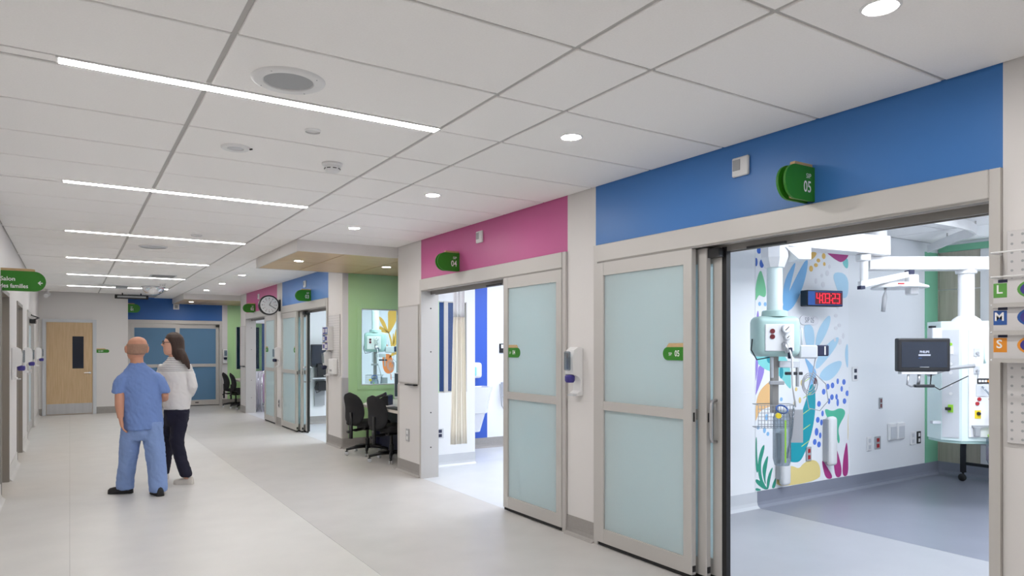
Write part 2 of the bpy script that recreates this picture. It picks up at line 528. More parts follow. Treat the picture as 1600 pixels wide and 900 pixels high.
MB().box(3.64, 3.70, 19.365, 19.38, .86, 2.10).box(3.70, 4.36, 19.365, 19.38, 2.04, 2.10).box(3.70, 4.36, 19.365, 19.38, .86, .92).build('window_frame', 'green_paint', w)
MB().box(3.70, 3.72, 19.38, 19.5, .92, 2.04).box(3.72, 4.3, 19.38, 19.5, .92, .93).build('window_reveal', 'brush_steel' if 'brush_steel' in M else 'aluminium', w)
box('pane', 'teal_glass', w, 3.72, 4.30, 19.42, 19.43, .93, 2.04)
d = struct('door_1', 'closed pair of sliding doors with blue glass, darkened for the unlit room, at corridor end', 'door', (2.3, 19.4, 0))
MB().box(1.142, 1.26, 19.36, 19.5, 0, 2.188).box(3.29, 3.358, 19.36, 19.5, 0, 2.188).build('door_jamb', 'aluminium', d)
box('door_head', 'aluminium', d, 1.26, 3.29, 19.36, 19.5, 2.10, 2.188)
for k, (x0, x1, yy) in enumerate(((1.262, 2.33, 19.37), (2.28, 3.288, 19.42))):
    m = MB()
    for q in ((x0, x0 + .075, .02, 2.098), (x1 - .075, x1, .02, 2.098)): m.box(q[0], q[1], yy, yy + .04, q[2], q[3])
    for q in ((.02, .15), (1.99, 2.098), (1.0, 1.08)): m.box(x0 + .075, x1 - .075, yy, yy + .04, *q)
    lf = m.build('door_leaf', 'aluminium', d)
    box('glass', 'frosted_blue_unlit', lf, x0 + .075, x1 - .075, yy + .015, yy + .025, .15, 1.0)
    box('glass', 'frosted_blue_unlit', lf, x0 + .075, x1 - .075, yy + .015, yy + .025, 1.08, 1.99)
    if k: MB().box(2.72, 2.80, 19.41, 19.42, .075, .1).build('lock_plate', 'black_plastic', lf)
box('closer_box', 'black_plastic', d, 3.2, 3.29, 19.35, 19.37, 2.03, 2.08)

# ---- room partitions
def alcove(y0, y1, tagword, far):
    """charting alcove cut into the wall between y0 and y1, glazed flanks, blue back"""
    a_ = struct('wall_alcove_' + tagword, 'green and blue walls of the %s charting alcove' % tagword, 'wall', (3.9, (y0 + y1) / 2, 0))
    flanks = [(y0 - .1, y0, 'room_white')]
    if far: flanks.append((y1, y1 + .1, 'green_paint'))
    for (p, q, m) in flanks:
        MB().box(XB, 3.70, p, q, 0, H).box(4.32, 4.44, p, q, 0, H).box(3.70, 4.32, p, q, 0, .93).box(3.70, 4.32, p, q, 2.085, H).build('wall_section', m, a_)
    if far:
        box('wall_section', 'green_paint', a_, XW + .001, XB, y1 + .001, y1 + .012, 1.06, H); box('wall_section', 'green_paint', a_, XW + .09, XB, y1 - .006, y1 + .001, .15, H)
        cove_y(a_, y1 - .006, XW, 4.36)
        cove_y(a_, y0 - .1, XB, 4.44, 'vinyl_pale')
    else:
        cove_y(a_, y0 - .1, XB, 4.44, 'vinyl_pale')
    box('wall_section', 'accent_blue', a_, 4.36, 4.44, y0, y1, 0, H)
alcove(7.966, 10.036, 'near', True)
alcove(17.31, 19.38, 'distant', False)
def win(n, y, label, face):
    w = struct('window_%d' % n, label, 'window', (4.0, y, .93))
    s = -1 if face < 0 else 1
    f0, f1 = (y, y - .012) if s < 0 else (y, y + .012)
    MB().box(3.635, 3.70, f0, f1, .865, 2.15).box(4.32, 4.355, f0, f1, .865, 2.15).box(3.70, 4.32, f0, f1, 2.085, 2.15).box(3.70, 4.32, f0, f1, .865, .93).build('window_frame', 'green_paint', w)
    yb = y + .1 if s < 0 else y - .1
    MB().box(3.70, 3.712, y, yb, .93, 2.085).box(4.308, 4.32, y, yb, .93, 2.085).box(3.712, 4.308, y, yb, .93, .942).box(3.712, 4.308, y, yb, 2.073, 2.085).build('window_reveal', 'aluminium', w)
    ym = (y + yb) / 2
    box('pane', 'clear_glass', w, 3.712, 4.308, ym - .004, ym + .004, .942, 2.073)
    return w
win(2, 10.036, 'green framed window from the alcove into the orange mural room', -1)
w3 = win(3, 7.966, 'alcove window seen from inside the room with the sink', 1)
box('window_frame', 'green_paint', w3, 3.85, 3.915, 7.85, 7.866, .93, 2.085)
box('mullion', 'aluminium', w3, 3.985, 4.04, 7.85, 7.866, .93, 2.085)
win(4, 17.31, 'distant alcove window behind the linen cart', 1)

ws = struct('wall_mural', 'white side wall of the open near room behind the mural', 'wall')
box('wall_section', 'room_white', ws, XB, XR, 4.26, 4.42, 0, H)
box('wall_sheet', 'room_white', ws, 6.92, 8.43, 4.256, 4.26, .15, 1.085); box('wall_sheet', 'room_white', ws, XB, 5.39, 4.256, 4.26, .15, 1.085)
box('green_panel', 'green_room', ws, 8.44, XR - .002, 4.254, 4.26, .15, 2.62)
cove_y(ws, 4.26, XB, 5.43, 'vinyl_pale'); cove_y(ws, 4.26, 5.43, XR, 'vinyl_blue')
wk = struct('wall_sink', 'white wall with broad blue stripe behind the hand sink', 'wall')
box('wall_section', 'room_white', wk, 4.44, XR, 9.0, 9.1, 0, H)
box('blue_stripe', 'accent_blue', wk, 4.46, 5.287, 8.994, 9.0, .15, H)
cove_y(wk, 9.0, 4.44, XR, 'base_grey')
wp = struct('wall_partition', 'white wall between the two distant rooms', 'wall')
box('wall_section', 'room_white', wp, XB, XR, 13.6, 13.76, 0, H)
cove_y(wp, 13.6, XB, XR, 'base_grey')
wq = struct('wall_back', 'back walls of the patient rooms with grey timber panels', 'wall')
MB().box(XR, XR + .12, -.4, 22.2, 0, H).box(XW + .2, XR, -.42, -.3, 0, H).box(4.44, XR, 18.2, 18.3, 0, H).build('wall_section', 'room_white', wq)
for k, (ya, yb) in enumerate(((4.24, 4.26), (3.80, 4.235), (3.39, 3.795), (2.6, 3.385), (1.8, 2.595))):
    for za, zb in ((.15, 2.175), (2.185, 2.62)):
        if 2 == k or k == 3: continue
        box('timber_panel', 'room_wood', wq, XR - .015, XR, ya, yb, za, zb)
box('green_panel', 'green_room', wq, XR - .012, XR, 1.0, 4.25, 2.625, 2.70)
cove(wq, XR, -.3, 4.26, 'vinyl_blue')
w = struct('window_5', 'tall bright daylight window on the back wall of near room', 'window', (XR, 3.2, .8))
MB().box(XR - .03, XR, 3.70, 3.79, .5, 2.6).box(XR - .03, XR, 1.9, 1.99, .5, 2.6).box(XR - .03, XR, 1.99, 3.7, 2.52, 2.6).box(XR - .03, XR, 1.99, 3.7, .5, .58).build('window_frame', 'white_plastic', w)
box('pane', 'window_glow', w, XR - .012, XR - .004, 1.99, 3.70, .58, 2.52)
# closing walls behind the camera
box_b = struct('wall_behind', 'off-white wall at the near end of the corridor', 'wall')
box('wall_section', 'wall_paint', box_b, -1.2, XW, -4.3, -4.2, 0, H)

# ---- sliding room doors
def slide_door(n, y0, y1, park, wid, offs, label):
    d = struct('door_%d' % n, label, 'door', (XW + .1, (y0 + y1) / 2, 0))
    e = .001
    for (p, q) in ((y0 + e, y0 + .045), (y1 - .045, y1 - e)):
        MB().box(XW - .022, XB + .01, p, q, 0, 2.278).build('door_jamb', 'aluminium', d)
    jy = y1 - .045 if park == 'near' else y0 + .045
    s = -1 if park == 'near' else 1
    m = MB()
    for z in (.35, .75, 1.45, 1.95):
        m.lathe([(.008, 0), (.008, .004)], (XW + .1, jy, z), (0, s, 0), 10)
    m.build('jamb_screws', 'black_plastic', d)['kind'] = 'stuff'
    box('door_head', 'aluminium', d, XW - .03, XB + .01, y0 + .045, y1 - .045, 2.15, 2.278, bev=.004)
    MB().box(XW - .024, XW - .004, y0 + .045, y1 - .045, 2.139, 2.15).box(XW + .1, XW + .11, y0 + .045, y1 - .045, 2.11, 2.15).box(XW + .16, XW + .17, y0 + .045, y1 - .045, 2.11, 2.15).build('track', 'aluminium_dark', d)
    x = XW - .03
    for k in range(3):
        ya = (y0 + .047 + offs[k]) if park == 'near' else (y1 - .047 - offs[k] - wid)
        yb = ya + wid
        m = MB()
        for q in ((ya, ya + .075), (yb - .075, yb)): m.box(x, x + .042, q[0], q[1], .03, 2.138, bev=.003)
        for q in ((.03, .135), (1.03, 1.097), (2.042, 2.138)): m.box(x + .003, x + .039, ya + .075, yb - .075, *q)
        lf = m.build('door_leaf', 'aluminium', d)
        for za, zb in ((.135, 1.03), (1.097, 2.042)):
            box('glass', 'frosted', lf, x + .016, x + .024, ya + .07, yb - .07, za - .004, zb + .004)
        box('sweep', 'black_rubber', lf, x + .008, x + .034, ya + .01, yb - .01, .006, .03)
        edge = yb if park == 'near' else ya
        so = 1 if park == 'near' else -1
        MB().box(x + .008, x + .034, edge, edge + so * .004, .05, .09).box(x + .014, x + .028, edge, edge + so * .003, 1.02, 1.08).build('edge_latch', 'black_plastic', lf)
        if k == 2:
            box('seal', 'black_rubber', lf, x + .002, x + .040, edge, edge + so * .035, .03, 2.138)
            yh = edge - so * .045
            for sd in (-1, 1):
                xs = x if sd < 0 else x + .042
                MB().tube([(xs, yh, 1.16), (xs + sd * .04, yh, 1.155), (xs + sd * .05, yh, 1.135), (xs + sd * .05, yh, .92), (xs + sd * .04, yh, .90), (xs, yh, .895)], .011, 10).build('pull_handle', 'steel', lf, True)
            MB().box(x - .05, x + .05, edge - so * .09, edge + so * .02, 2.075, 2.13).build('roller_hanger', 'black_plastic', lf)
        x += .062
    box('stop_arm', 'black_plastic', d, XW + .06, XW + .075, (y0 + y1) / 2 - .25, (y0 + y1) / 2 + .02, 2.10, 2.115)
    return d
slide_door(5, *ROOMS[0], 'far', .955, (0, .068, .14), 'aluminium sliding door with frosted glass at the near blue room')
slide_door(4, *ROOMS[1], 'near', .90, (0, .03, .06), 'aluminium sliding door with frosted glass under the near pink band')
slide_door(3, *ROOMS[2], 'far', 1.02, (0, .12, .24), 'aluminium sliding door with frosted glass under the light blue band')
slide_door(2, *ROOMS[3], 'near', .88, (0, .03, .06), 'aluminium sliding door with frosted glass under the distant pink band')

# ---- timber lined soffits above the alcoves
def soffit(n, y0, y1, label):
    t = struct('trim_%d' % n, label, 'soffit', (3.0, (y0 + y1) / 2, 2.6))
    MB().box(2.18, 2.2, y0, y1, 2.60, H + .008).box(2.2, XW - .001, y0, y0 + .02, 2.60, H + .008).box(2.2, XW - .001, y1 - .02, y1, 2.60, H + .008).build('fascia', 'wall_paint', t)
    xs = (2.2, 2.75, 3.55, 4.35); ys = [y0 + .02, (y0 + y1) / 2, y1 - .02]
    for i in range(3):
        for k in range(2):
            box('timber_panel', 'soffit_wood', t, xs[i] + .007, xs[i + 1] - .007, ys[k] + .007, ys[k + 1] - .007, 2.603, 2.625)
    box('backing', 'black_plastic', t, 2.2, 4.35, y0 + .02, y1 - .02, 2.626, 2.64)
    return t
soffit(1, 7.968, 10.028, 'dropped timber panelled soffit over the near alcove')
soffit(2, 17.312, 19.372, 'dropped timber panelled soffit over the distant alcove')
MURAL_LEAVES = [('leaf',[(5.48,2.23),(5.52,2.15),(5.55,2.06),(5.55,2.0),(5.53,1.98),(5.49,1.99),(5.46,2.0),(5.4,1.94),(5.4,1.98),(5.42,2.09)]),
('violet',[(5.44,1.86),(5.46,1.78),(5.43,1.73),(5.41,1.68),(5.4,1.72)]),
('violet',[(5.4,1.4),(5.43,1.39),(5.45,1.34),(5.42,1.21),(5.4,1.19)]),
('violet',[(5.46,1.33),(5.55,1.3),(5.42,1.06),(5.41,1.08),(5.44,1.25)]),
('aqua',[(5.41,1.45),(5.63,1.44),(5.87,1.41),(5.91,1.12),(5.87,1.12),(5.74,1.25),(5.57,1.29),(5.44,1.36)]),
('tan',[(5.65,1.17),(5.57,1.15),(5.47,1.08),(5.41,0.97),(5.41,0.83),(5.43,0.83),(5.48,0.92),(5.66,0.95)]),
('brush',[(6.19,2.35),(6.13,2.34),(5.87,1.97),(5.83,1.89),(5.89,1.86),(6.0,1.92),(6.13,2.13)]),
('brush',[(5.97,2.31),(6.0,2.31),(5.93,2.12),(5.87,1.93),(5.82,1.93),(5.84,2.14)]),
('pale',[(6.16,1.73),(6.28,1.71),(6.31,1.58),(6.27,1.43),(6.2,1.49),(6.16,1.62)]),
('pale',[(6.56,1.83),(6.57,1.75),(6.46,1.58),(6.34,1.49),(6.37,1.65),(6.46,1.76)]),
('pale',[(6.71,1.61),(6.68,1.52),(6.53,1.39),(6.35,1.27),(6.39,1.42),(6.56,1.55)]),
('pale',[(6.77,1.36),(6.71,1.25),(6.56,1.16),(6.41,1.19),(6.46,1.27),(6.61,1.34)]),
('pale',[(6.89,1.56),(6.9,1.28),(6.86,1.33),(6.84,1.46)]),
('sky_blue',[(6.16,1.39),(6.22,1.36),(6.34,1.26),(6.32,1.19),(6.28,1.11),(6.22,1.11),(6.25,1.23)]),
('deep_teal',[(6.29,1.09),(6.3,0.86),(6.25,0.65),(6.16,0.49),(6.09,0.4),(6.0,0.4),(5.93,0.42),(5.91,0.4),(5.91,0.56),(6.04,0.73),(6.16,0.93),(6.22,1.09)]),
('jade',[(6.51,0.87),(6.63,0.83),(6.73,0.86),(6.81,0.84),(6.82,0.79),(6.74,0.71),(6.71,0.65),(6.74,0.56),(6.72,0.51),(6.68,0.61),(6.62,0.64),(6.61,0.73),(6.54,0.79)]),
('sand',[(5.77,0.15),(5.78,0.26),(5.87,0.34),(5.98,0.34),(6.07,0.3),(6.13,0.35),(6.25,0.37),(6.33,0.34),(6.37,0.26),(6.35,0.16)]),
('fern',[(5.41,0.65),(5.43,0.64),(5.43,0.51),(5.45,0.34),(5.41,0.35)]),
('fern',[(5.54,0.57),(5.53,0.5),(5.49,0.41),(5.5,0.28),(5.55,0.2),(5.57,0.15),(5.54,0.15),(5.47,0.26),(5.45,0.4),(5.49,0.53)]),
('fern',[(5.59,0.47),(5.58,0.4),(5.55,0.28),(5.56,0.21),(5.54,0.24),(5.51,0.35),(5.55,0.43)]),
('fern',[(5.66,0.36),(5.63,0.27),(5.6,0.15),(5.58,0.15),(5.58,0.24),(5.61,0.31)]),
('fern',[(5.71,0.26),(5.7,0.15),(5.65,0.15),(5.67,0.21)]),
('fern',[(5.41,0.27),(5.5,0.23),(5.58,0.15),(5.53,0.15),(5.41,0.23)]),
('fern',[(5.41,0.19),(5.5,0.15),(5.41,0.15)]),
('berry',[(6.64,0.52),(6.71,0.41),(6.77,0.25),(6.76,0.15),(6.68,0.15),(6.65,0.29)]),
('berry',[(6.87,0.51),(6.9,0.34),(6.89,0.15),(6.8,0.15),(6.81,0.32),(6.84,0.43)]),
('berry',[(6.45,0.36),(6.53,0.27),(6.62,0.15),(6.51,0.15),(6.46,0.28)]),
('sand',[(6.91,0.83),(6.91,0.53),(6.89,0.55),(6.89,0.71)]),
('amber',[(6.24,2.45),(6.35,2.46),(6.32,2.41),(6.24,2.37)]),
('berry',[(6.54,2.47),(6.89,2.5),(6.89,2.45),(6.78,2.39),(6.71,2.4),(6.61,2.44)]),
('berry',[(6.56,2.65),(6.88,2.73),(6.89,2.7),(6.61,2.64)]),
('aqua',[(6.89,2.45),(6.89,2.31),(6.78,2.39)]),
('pale',[(6.63,2.27),(6.89,2.26),(6.89,2.04),(6.78,2.02),(6.71,2.1)])]
MURAL_DOTS = [('ink_blue',5.46,2.41,0.03,0.03),
('ink_blue',5.42,2.3,0.02,0.04),
('ink_blue',5.5,2.29,0.03,0.04),
('sky_blue',5.47,1.91,0.02,0.02),
('sky_blue',5.55,1.91,0.02,0.02),
('sky_blue',5.53,1.83,0.02,0.02),
('sky_blue',5.45,0.75,0.02,0.02),
('sky_blue',5.54,0.72,0.02,0.03),
('sky_blue',5.59,0.68,0.02,0.02),
('sky_blue',5.57,0.84,0.02,0.03),
('sky_blue',5.79,1.0,0.02,0.02),
('amber',6.26,2.29,0.03,0.03),
('amber',6.34,2.33,0.03,0.02),
('amber',6.38,2.38,0.03,0.02),
('amber',6.47,2.43,0.03,0.03),
('amber',6.48,2.35,0.02,0.02),
('sand',6.02,1.09,0.02,0.02),
('sand',6.08,0.98,0.02,0.03),
('sand',6.0,0.96,0.02,0.03),
('sand',6.11,1.15,0.02,0.03),
('mist',6.34,2.17,0.02,0.03),
('mist',6.44,2.23,0.02,0.02),
('mist',6.53,2.26,0.03,0.03),
('mist',6.46,2.14,0.03,0.03),
('mist',6.57,2.33,0.02,0.02),
('mist',6.63,1.95,0.03,0.02),
('mist',6.71,1.92,0.02,0.02),
('mist',6.68,1.83,0.03,0.02),
('mist',6.68,1.7,0.03,0.02),
('mist',6.66,1.58,0.02,0.02),
('mist',6.75,1.56,0.03,0.03),
('mist',6.81,1.62,0.02,0.03),
('mist',6.74,1.73,0.03,0.02),
('royal',6.71,1.15,0.02,0.03),
('royal',6.82,1.14,0.03,0.03),
('royal',6.62,1.11,0.03,0.03),
('royal',6.78,1.07,0.02,0.03),
('royal',6.88,1.02,0.03,0.03),
('royal',6.54,1.1,0.03,0.03),
('royal',6.47,1.05,0.03,0.03),
('royal',6.61,0.99,0.03,0.03),
('royal',6.69,0.99,0.02,0.03),
('royal',6.71,0.93,0.02,0.04),
('royal',6.83,0.94,0.03,0.03),
('royal',6.56,0.95,0.02,0.03),
('royal',6.39,0.93,0.03,0.03),
('royal',6.45,0.83,0.02,0.03),
('royal',6.37,0.77,0.03,0.03),
('royal',6.43,0.74,0.02,0.03),
('royal',6.35,0.65,0.03,0.04),
('royal',6.41,0.61,0.02,0.03),
('royal',6.32,0.55,0.03,0.03),
('royal',6.39,0.52,0.03,0.03),
('teal',5.61,1.4,0.04,0.05),
('teal',5.79,1.26,0.03,0.06)]
GOLD_LEAVES = [('gold',[(5.6,2.27),(5.75,2.28),(5.8,2.19),(5.75,2.02),(5.64,1.83),(5.6,1.81),(5.61,2.06)]),
('gold',[(5.41,2.14),(5.51,2.06),(5.58,1.87),(5.61,1.79),(5.53,1.85),(5.41,2.08)]),
('gold',[(5.41,1.95),(5.49,1.91),(5.6,1.8),(5.41,1.82)]),
('gold',[(5.6,1.81),(5.64,1.77),(5.69,1.6),(5.69,1.4),(5.65,1.4),(5.66,1.58)]),
('gold',[(5.78,1.94),(5.82,1.69),(5.75,1.52),(5.71,1.48),(5.72,1.65)]),
('gold',[(5.71,1.83),(5.74,1.65),(5.7,1.52),(5.69,1.64)]),
('gold',[(5.82,1.48),(5.82,1.37),(5.69,1.33),(5.63,1.27),(5.65,1.35)]),
('orange',[(5.49,1.34),(5.64,1.35),(5.69,1.23),(5.72,1.1),(5.69,1.0),(5.6,0.96),(5.52,1.02),(5.49,1.15)]),
('orange',[(5.57,1.59),(5.6,1.48),(5.54,1.49)]),
('orange',[(5.65,0.95),(5.67,0.94),(5.67,0.81),(5.65,0.85)])]

# ================================================================== CEILING FIXTURES
ORD = ['first', 'second', 'third', 'fourth', 'fifth', 'sixth', 'seventh', 'eighth', 'ninth', 'tenth']
# corridor line lights
k = 0
for ly in LIGHT_Y:
    near = ly < 1.5
    t = thing('linear_light', '%s long glowing ceiling strip behind the viewpoint' % ('farther' if ly < 0 else 'nearer') if near else '%s long glowing ceiling strip counted from the viewpoint' % ORD[k], 'light', (.86, ly, H), group='ceiling strip lights')
    if not near: k += 1
    MB().box(-.05, -.04, ly - .036, ly + .036, H - .001, H + .008).box(1.755, 1.762, ly - .036, ly + .036, H - .001, H + .008).box(-.04, 1.755, ly - .04, ly - .034, H - .001, H + .008).box(-.04, 1.755, ly + .034, ly + .04, H - .001, H + .008).build('housing', 'white_plastic', t)
    box('diffuser', 'line_glow', t, -.04, 1.755, ly - .033, ly + .033, H - .002, H + .006)
# downlights
def downlight(x, y, z, label, glow='spot_glow', group='recessed corridor downlights'):
    t = thing('downlight', label, 'light', (x, y, z), group=group)
    MB().lathe([(.0525, .012), (.0525, -.001), (.060, -.004), (.070, 0), (.070, .004), (.058, .006), (.058, .012)], (x, y, z), (0, 0, 1), 28).build('trim_ring', 'white_plastic', t, 40)
    MB().lathe([(.052, .004), (.052, .0)], (x, y, z), (0, 0, 1), 28).build('lens', glow, t)
spot = [1.40 + 1.835 * k for k in range(-2, 9)]
k = 0
for y in spot:
    if 7.9 < y < 10.1: continue
    if y < 1: lab = '%s round recessed downlight over corridor behind the viewpoint' % ('farther' if y < -1 else 'nearer')
    else:
        lab = '%s round downlight along the room doors from the viewpoint' % ORD[k]; k += 1
    downlight(2.47, y, H - .001, lab)
downlight(2.46, 8.92, 2.602, 'round downlight at the front of the near timber soffit', 'soffit_glow', 'soffit downlights')
downlight(3.66, 8.95, 2.602, 'round downlight at the inner end of near timber soffit', 'soffit_glow', 'soffit downlights')
downlight(3.66, 18.3, 2.602, 'round downlight at the inner end of distant timber soffit', 'soffit_glow', 'soffit downlights')
downlight(2.47, 18.3, 2.602, 'round downlight at the front of the distant timber soffit', 'soffit_glow', 'soffit downlights')
# patient room ceiling panels; the last is added to brighten the alcove window view
for n, (x0, x1, y0, y1) in enumerate(((4.2, 6.7, 2.2, 2.75), (3.85, 6.3, 5.6, 6.2), (5.0, 7.4, 11.6, 12.2), (4.6, 7.0, 15.4, 16.0), (5.0, 7.4, .6, 1.2), (5.0, 7.4, 7.4, 8.0), (3.75, 6.6, 10.2, 10.75))):
    lab = ['bright ceiling panel light above the boom in near room', 'bright ceiling panel in the sink room', 'bright ceiling panel in the orange mural room', 'bright ceiling panel in the linen cart room', 'bright ceiling panel near the open side of near room', 'bright ceiling panel above the hand sink', 'added fill panel brightening the view through the alcove window'][n]
    t = thing('panel_light', lab, 'light', ((x0 + x1) / 2, (y0 + y1) / 2, H - .02), group='patient room ceiling panels')
    MB().box(x0 - .03, x1 + .03, y0 - .03, y1 + .03, H - .02, H - .001).build('housing', 'white_plastic', t)
    box('diffuser', 'room_glow', t, x0, x1, y0, y1, H - .024, H - .0201)
# ceiling loudspeakers, detectors, mirror, camera
def disc(name, x, y, r, label, cat, inner, im, group=None, depth=.012, z=H):
    t = thing(name, label, cat, (x, y, z), group=group)
    MB().lathe([(r, .0), (r * .98, -depth * .5), (r * .9, -depth), (inner * 1.04, -depth * .8), (inner, -.002), (inner, 0)], (x, y, z), (0, 0, 1), 36).build('bezel', 'white_plastic', t, 40)
    MB().lathe([(inner, -.001), (inner, -.004), (inner * .7, -.006), (.001, -.0065)], (x, y, z), (0, 0, 1), 36).build('grille', im, t, 40)
    return t
t = disc('ceiling_speaker', .85, 3.25, .165, 'large round ceiling loudspeaker with grey grille by first strip light', 'speaker', .108, 'grey_plastic', 'ceiling loudspeakers')
m = MB()
for k in range(4):
    w = PI / 4 + k * PI / 2
    m.lathe([(.004, 0), (.003, -.003)], (.85 + .142 * math.cos(w), 3.25 + .142 * math.sin(w), H - .010), (0, 0, 1), 8)
m.build('screws', 'grey_plastic', t)['kind'] = 'stuff'
disc('ceiling_speaker', .855, 9.47, .16, 'distant round loudspeaker between third and fourth strip lights', 'speaker', .15, 'pale_plastic', 'ceiling loudspeakers')
disc('ceiling_speaker', .62, 15.7, .16, 'farthest round loudspeaker near the exit sign', 'speaker', .15, 'pale_plastic', 'ceiling loudspeakers')
t = disc('occupancy_sensor', .858, 4.51, .085, 'small round white ceiling sensor with recessed centre', 'sensor', .048, 'pale_plastic')
MB().tube([(.935, 4.47, H - .012), (.945, 4.455, H - .012)], .005, 6).build('indicator', 'black_plastic', t)
disc('cover_disc', 1.16, 3.92, .045, 'flat blank white disc on ceiling past first strip light', 'cover plate', .040, 'white_plastic', 'blank ceiling discs')
disc('cover_disc', 1.167, 8.25, .06, 'flat blank white disc on ceiling before third strip light', 'cover plate', .055, 'white_plastic', 'blank ceiling discs')
def smoke(x, y, label):
    t = thing('smoke_detector', label, 'smoke detector', (x, y, H), group='ceiling smoke detectors')
    MB().lathe([(.068, 0), (.068, -.012), (.06, -.018), (.05, -.02)], (x, y, H), (0, 0, 1), 28).build('mount', 'white_plastic', t, 40)
    MB().lathe([(.05, -.0201), (.05, -.045), (.042, -.058), (.02, -.062), (.001, -.063)], (x, y, H), (0, 0, 1), 28).build('body', 'white_plastic', t, 40)
    m = MB()
    for k in range(8):
        w = 2 * PI * k / 8
        c, s_ = math.cos(w), math.sin(w)
        m.tube([(x + .0505 * c - .012 * s_, y + .0505 * s_ + .012 * c, H - .038), (x + .0505 * c + .012 * s_, y + .0505 * s_ - .012 * c, H - .038)], .003, 5)
    m.build('vent_slots', 'black_plastic', t)['kind'] = 'stuff'
smoke(1.48, 4.56, 'domed white smoke detector below the first strip light')
smoke(1.50, 14.86, 'distant smoke detector above the mirror dome')
t = thing('mirror_dome', 'half dome convex safety mirror hanging from the far ceiling', 'mirror', (1.42, 15.7, H))
MB().lathe([(.215, -.001), (.222, -.006), (.222, -.012), (.212, -.014)], (1.42, 15.7, H), (0, 0, 1), 32).build('rim', 'chrome', t, 40)
MB().lathe([(.21 * math.cos(a_ * PI / 20), -.014 - .165 * math.sin(a_ * PI / 20)) for a_ in range(11)], (1.42, 15.7, H), (0, 0, 1), 32).build('dome', 'mirror', t, True)
t = thing('air_vent', 'dark slotted ceiling vent beside the fifth strip light', 'vent', (1.346, 13.3, H))
MB().box(1.15, 1.55, 13.1, 13.5, H - .006, H - .0005).build('frame', 'pale_plastic', t)
for k in range(7):
    box('slat', 'grey_plastic' if k % 2 else 'aluminium_dark', t, 1.18, 1.52, 13.13 + k * .05, 13.16 + k * .05, H - .012, H - .0061)
t = thing('projector_box', 'small grey box fixed to ceiling by last strip light', 'ceiling device', (.875, 15.9, H))
MB().box(.77, .98, 15.8, 16.0, H - .05, H - .001, bev=.008).build('body', 'pale_plastic', t)
MB().box(.78, .97, 15.795, 15.8, H - .04, H - .015).build('grille', 'grey_plastic', t)
t = thing('exit_sign', 'black framed exit sign box hanging before the blue header', 'sign', (1.2, 17.9, H - .12))
MB().box(.85, 1.52, 17.87, 17.93, 2.60, 2.69, bev=.006).build('body', 'black_plastic', t)
MB().box(.9, 1.47, 17.862, 17.8695, 2.625, 2.665).build('face', 'grey_plastic', t)
MB().tube([(1.0, 17.9, 2.69), (1.0, 17.9, H)], .012).build('bracket', 'black_plastic', t)
MB().tube([(1.37, 17.9, 2.69), (1.37, 17.9, H)], .012).build('bracket', 'black_plastic', t)
t = thing('security_camera', 'small white security camera hanging above the timber door', 'camera', (-.39, 17.6, H))
MB().lathe([(.05, 0), (.05, -.02), (.018, -.025), (.018, -.08)], (-.39, 17.6, H), (0, 0, 1), 16).build('mount', 'white_plastic', t, 40)
MB().tube([(-.37, 17.68, H - .10), (-.39, 17.6, H - .11), (-.42, 17.45, H - .15)], [.035, .04, .042], 12).build('body', 'white_plastic', t, 40)

# ================================================================== SIGNS AND WALL DEVICES
def dpoly(w, h, tip=-1):
    """D outline: straight edge at u=0, rounded tip at u=tip*w, height h"""
    r = h / 2
    pts = [(0, 0)] + [(tip * (w - r) + tip * r * math.sin(t), r - r * math.cos(t)) for t in [PI * i / 14 for i in range(15)]] + [(0, h)]
    return pts
def flag(y, z, txt, label, s=1.0):
    t = thing('flag_sign', label, 'sign', (XW, y, z), group='green room number signs')
    MB().prism(dpoly(.252, .185), (XW, y, z), (1, 0, 0), (0, 0, 1), (0, .014, 0)).build('plate', 'sign_green', t)
    MB().prism(dpoly(.252, .185), (XW, y + .044, z), (1, 0, 0), (0, 0, 1), (0, .014, 0)).build('plate', 'sign_green', t)
    MB().prism([(0, .01), (-.16, .01), (-.18, .1), (-.15, .205), (0, .205)], (XW, y + .0142, z), (1, 0, 0), (0, 0, 1), (0, .0296, 0)).build('core', 'sign_wood', t)
    lettering('SIP', .036, 'text_white', t, (XW - .055, y - .0012, z + .132), (1, 0, 0), (0, 0, 1))
    lettering(txt, .085, 'text_white', t, (XW - .065, y - .0012, z + .072), (1, 0, 0), (0, 0, 1), sx=.8, bold=.001)
flag(2.296, 2.29, '05', 'green flag sign numbered 05 on the near blue band')
flag(6.368, 2.292, '04', 'green flag sign numbered 04 on the near pink band')
flag(11.623, 2.275, '03', 'green flag sign numbered 03 on the light blue band')
flag(15.761, 2.262, '02', 'green flag sign numbered 02 on the distant pink band')
t = thing('flag_sign', 'green flag sign numbered 01 before the dark blue header', 'sign', (1.14, 18.75, 2.33), group='green room number signs')
MB().prism(dpoly(.28, .2, 1), (1.14, 18.75, 2.33), (1, 0, 0), (0, 0, 1), (0, .02, 0)).build('plate', 'sign_green', t)
MB().prism([(0, .01), (.16, .01), (.18, .1), (.16, .222), (0, .222)], (1.14, 18.771, 2.33), (1, 0, 0), (0, 0, 1), (0, .02, 0)).build('core', 'sign_wood', t)
lettering('SIP', .036, 'text_white', t, (1.24, 18.748, 2.46), (1, 0, 0), (0, 0, 1))
lettering('01', .085, 'text_white', t, (1.25, 18.748, 2.40), (1, 0, 0), (0, 0, 1), sx=.8, bold=.001)
t = thing('hanging_sign', 'green sign reading Salon des familles with white arrow', 'sign', (XL, 8.55, 2.07))
MB().prism(dpoly(.375, .2, 1), (XL, 8.55, 2.07), (1, 0, 0), (0, 0, 1), (0, .014, 0)).build('plate', 'sign_green', t)
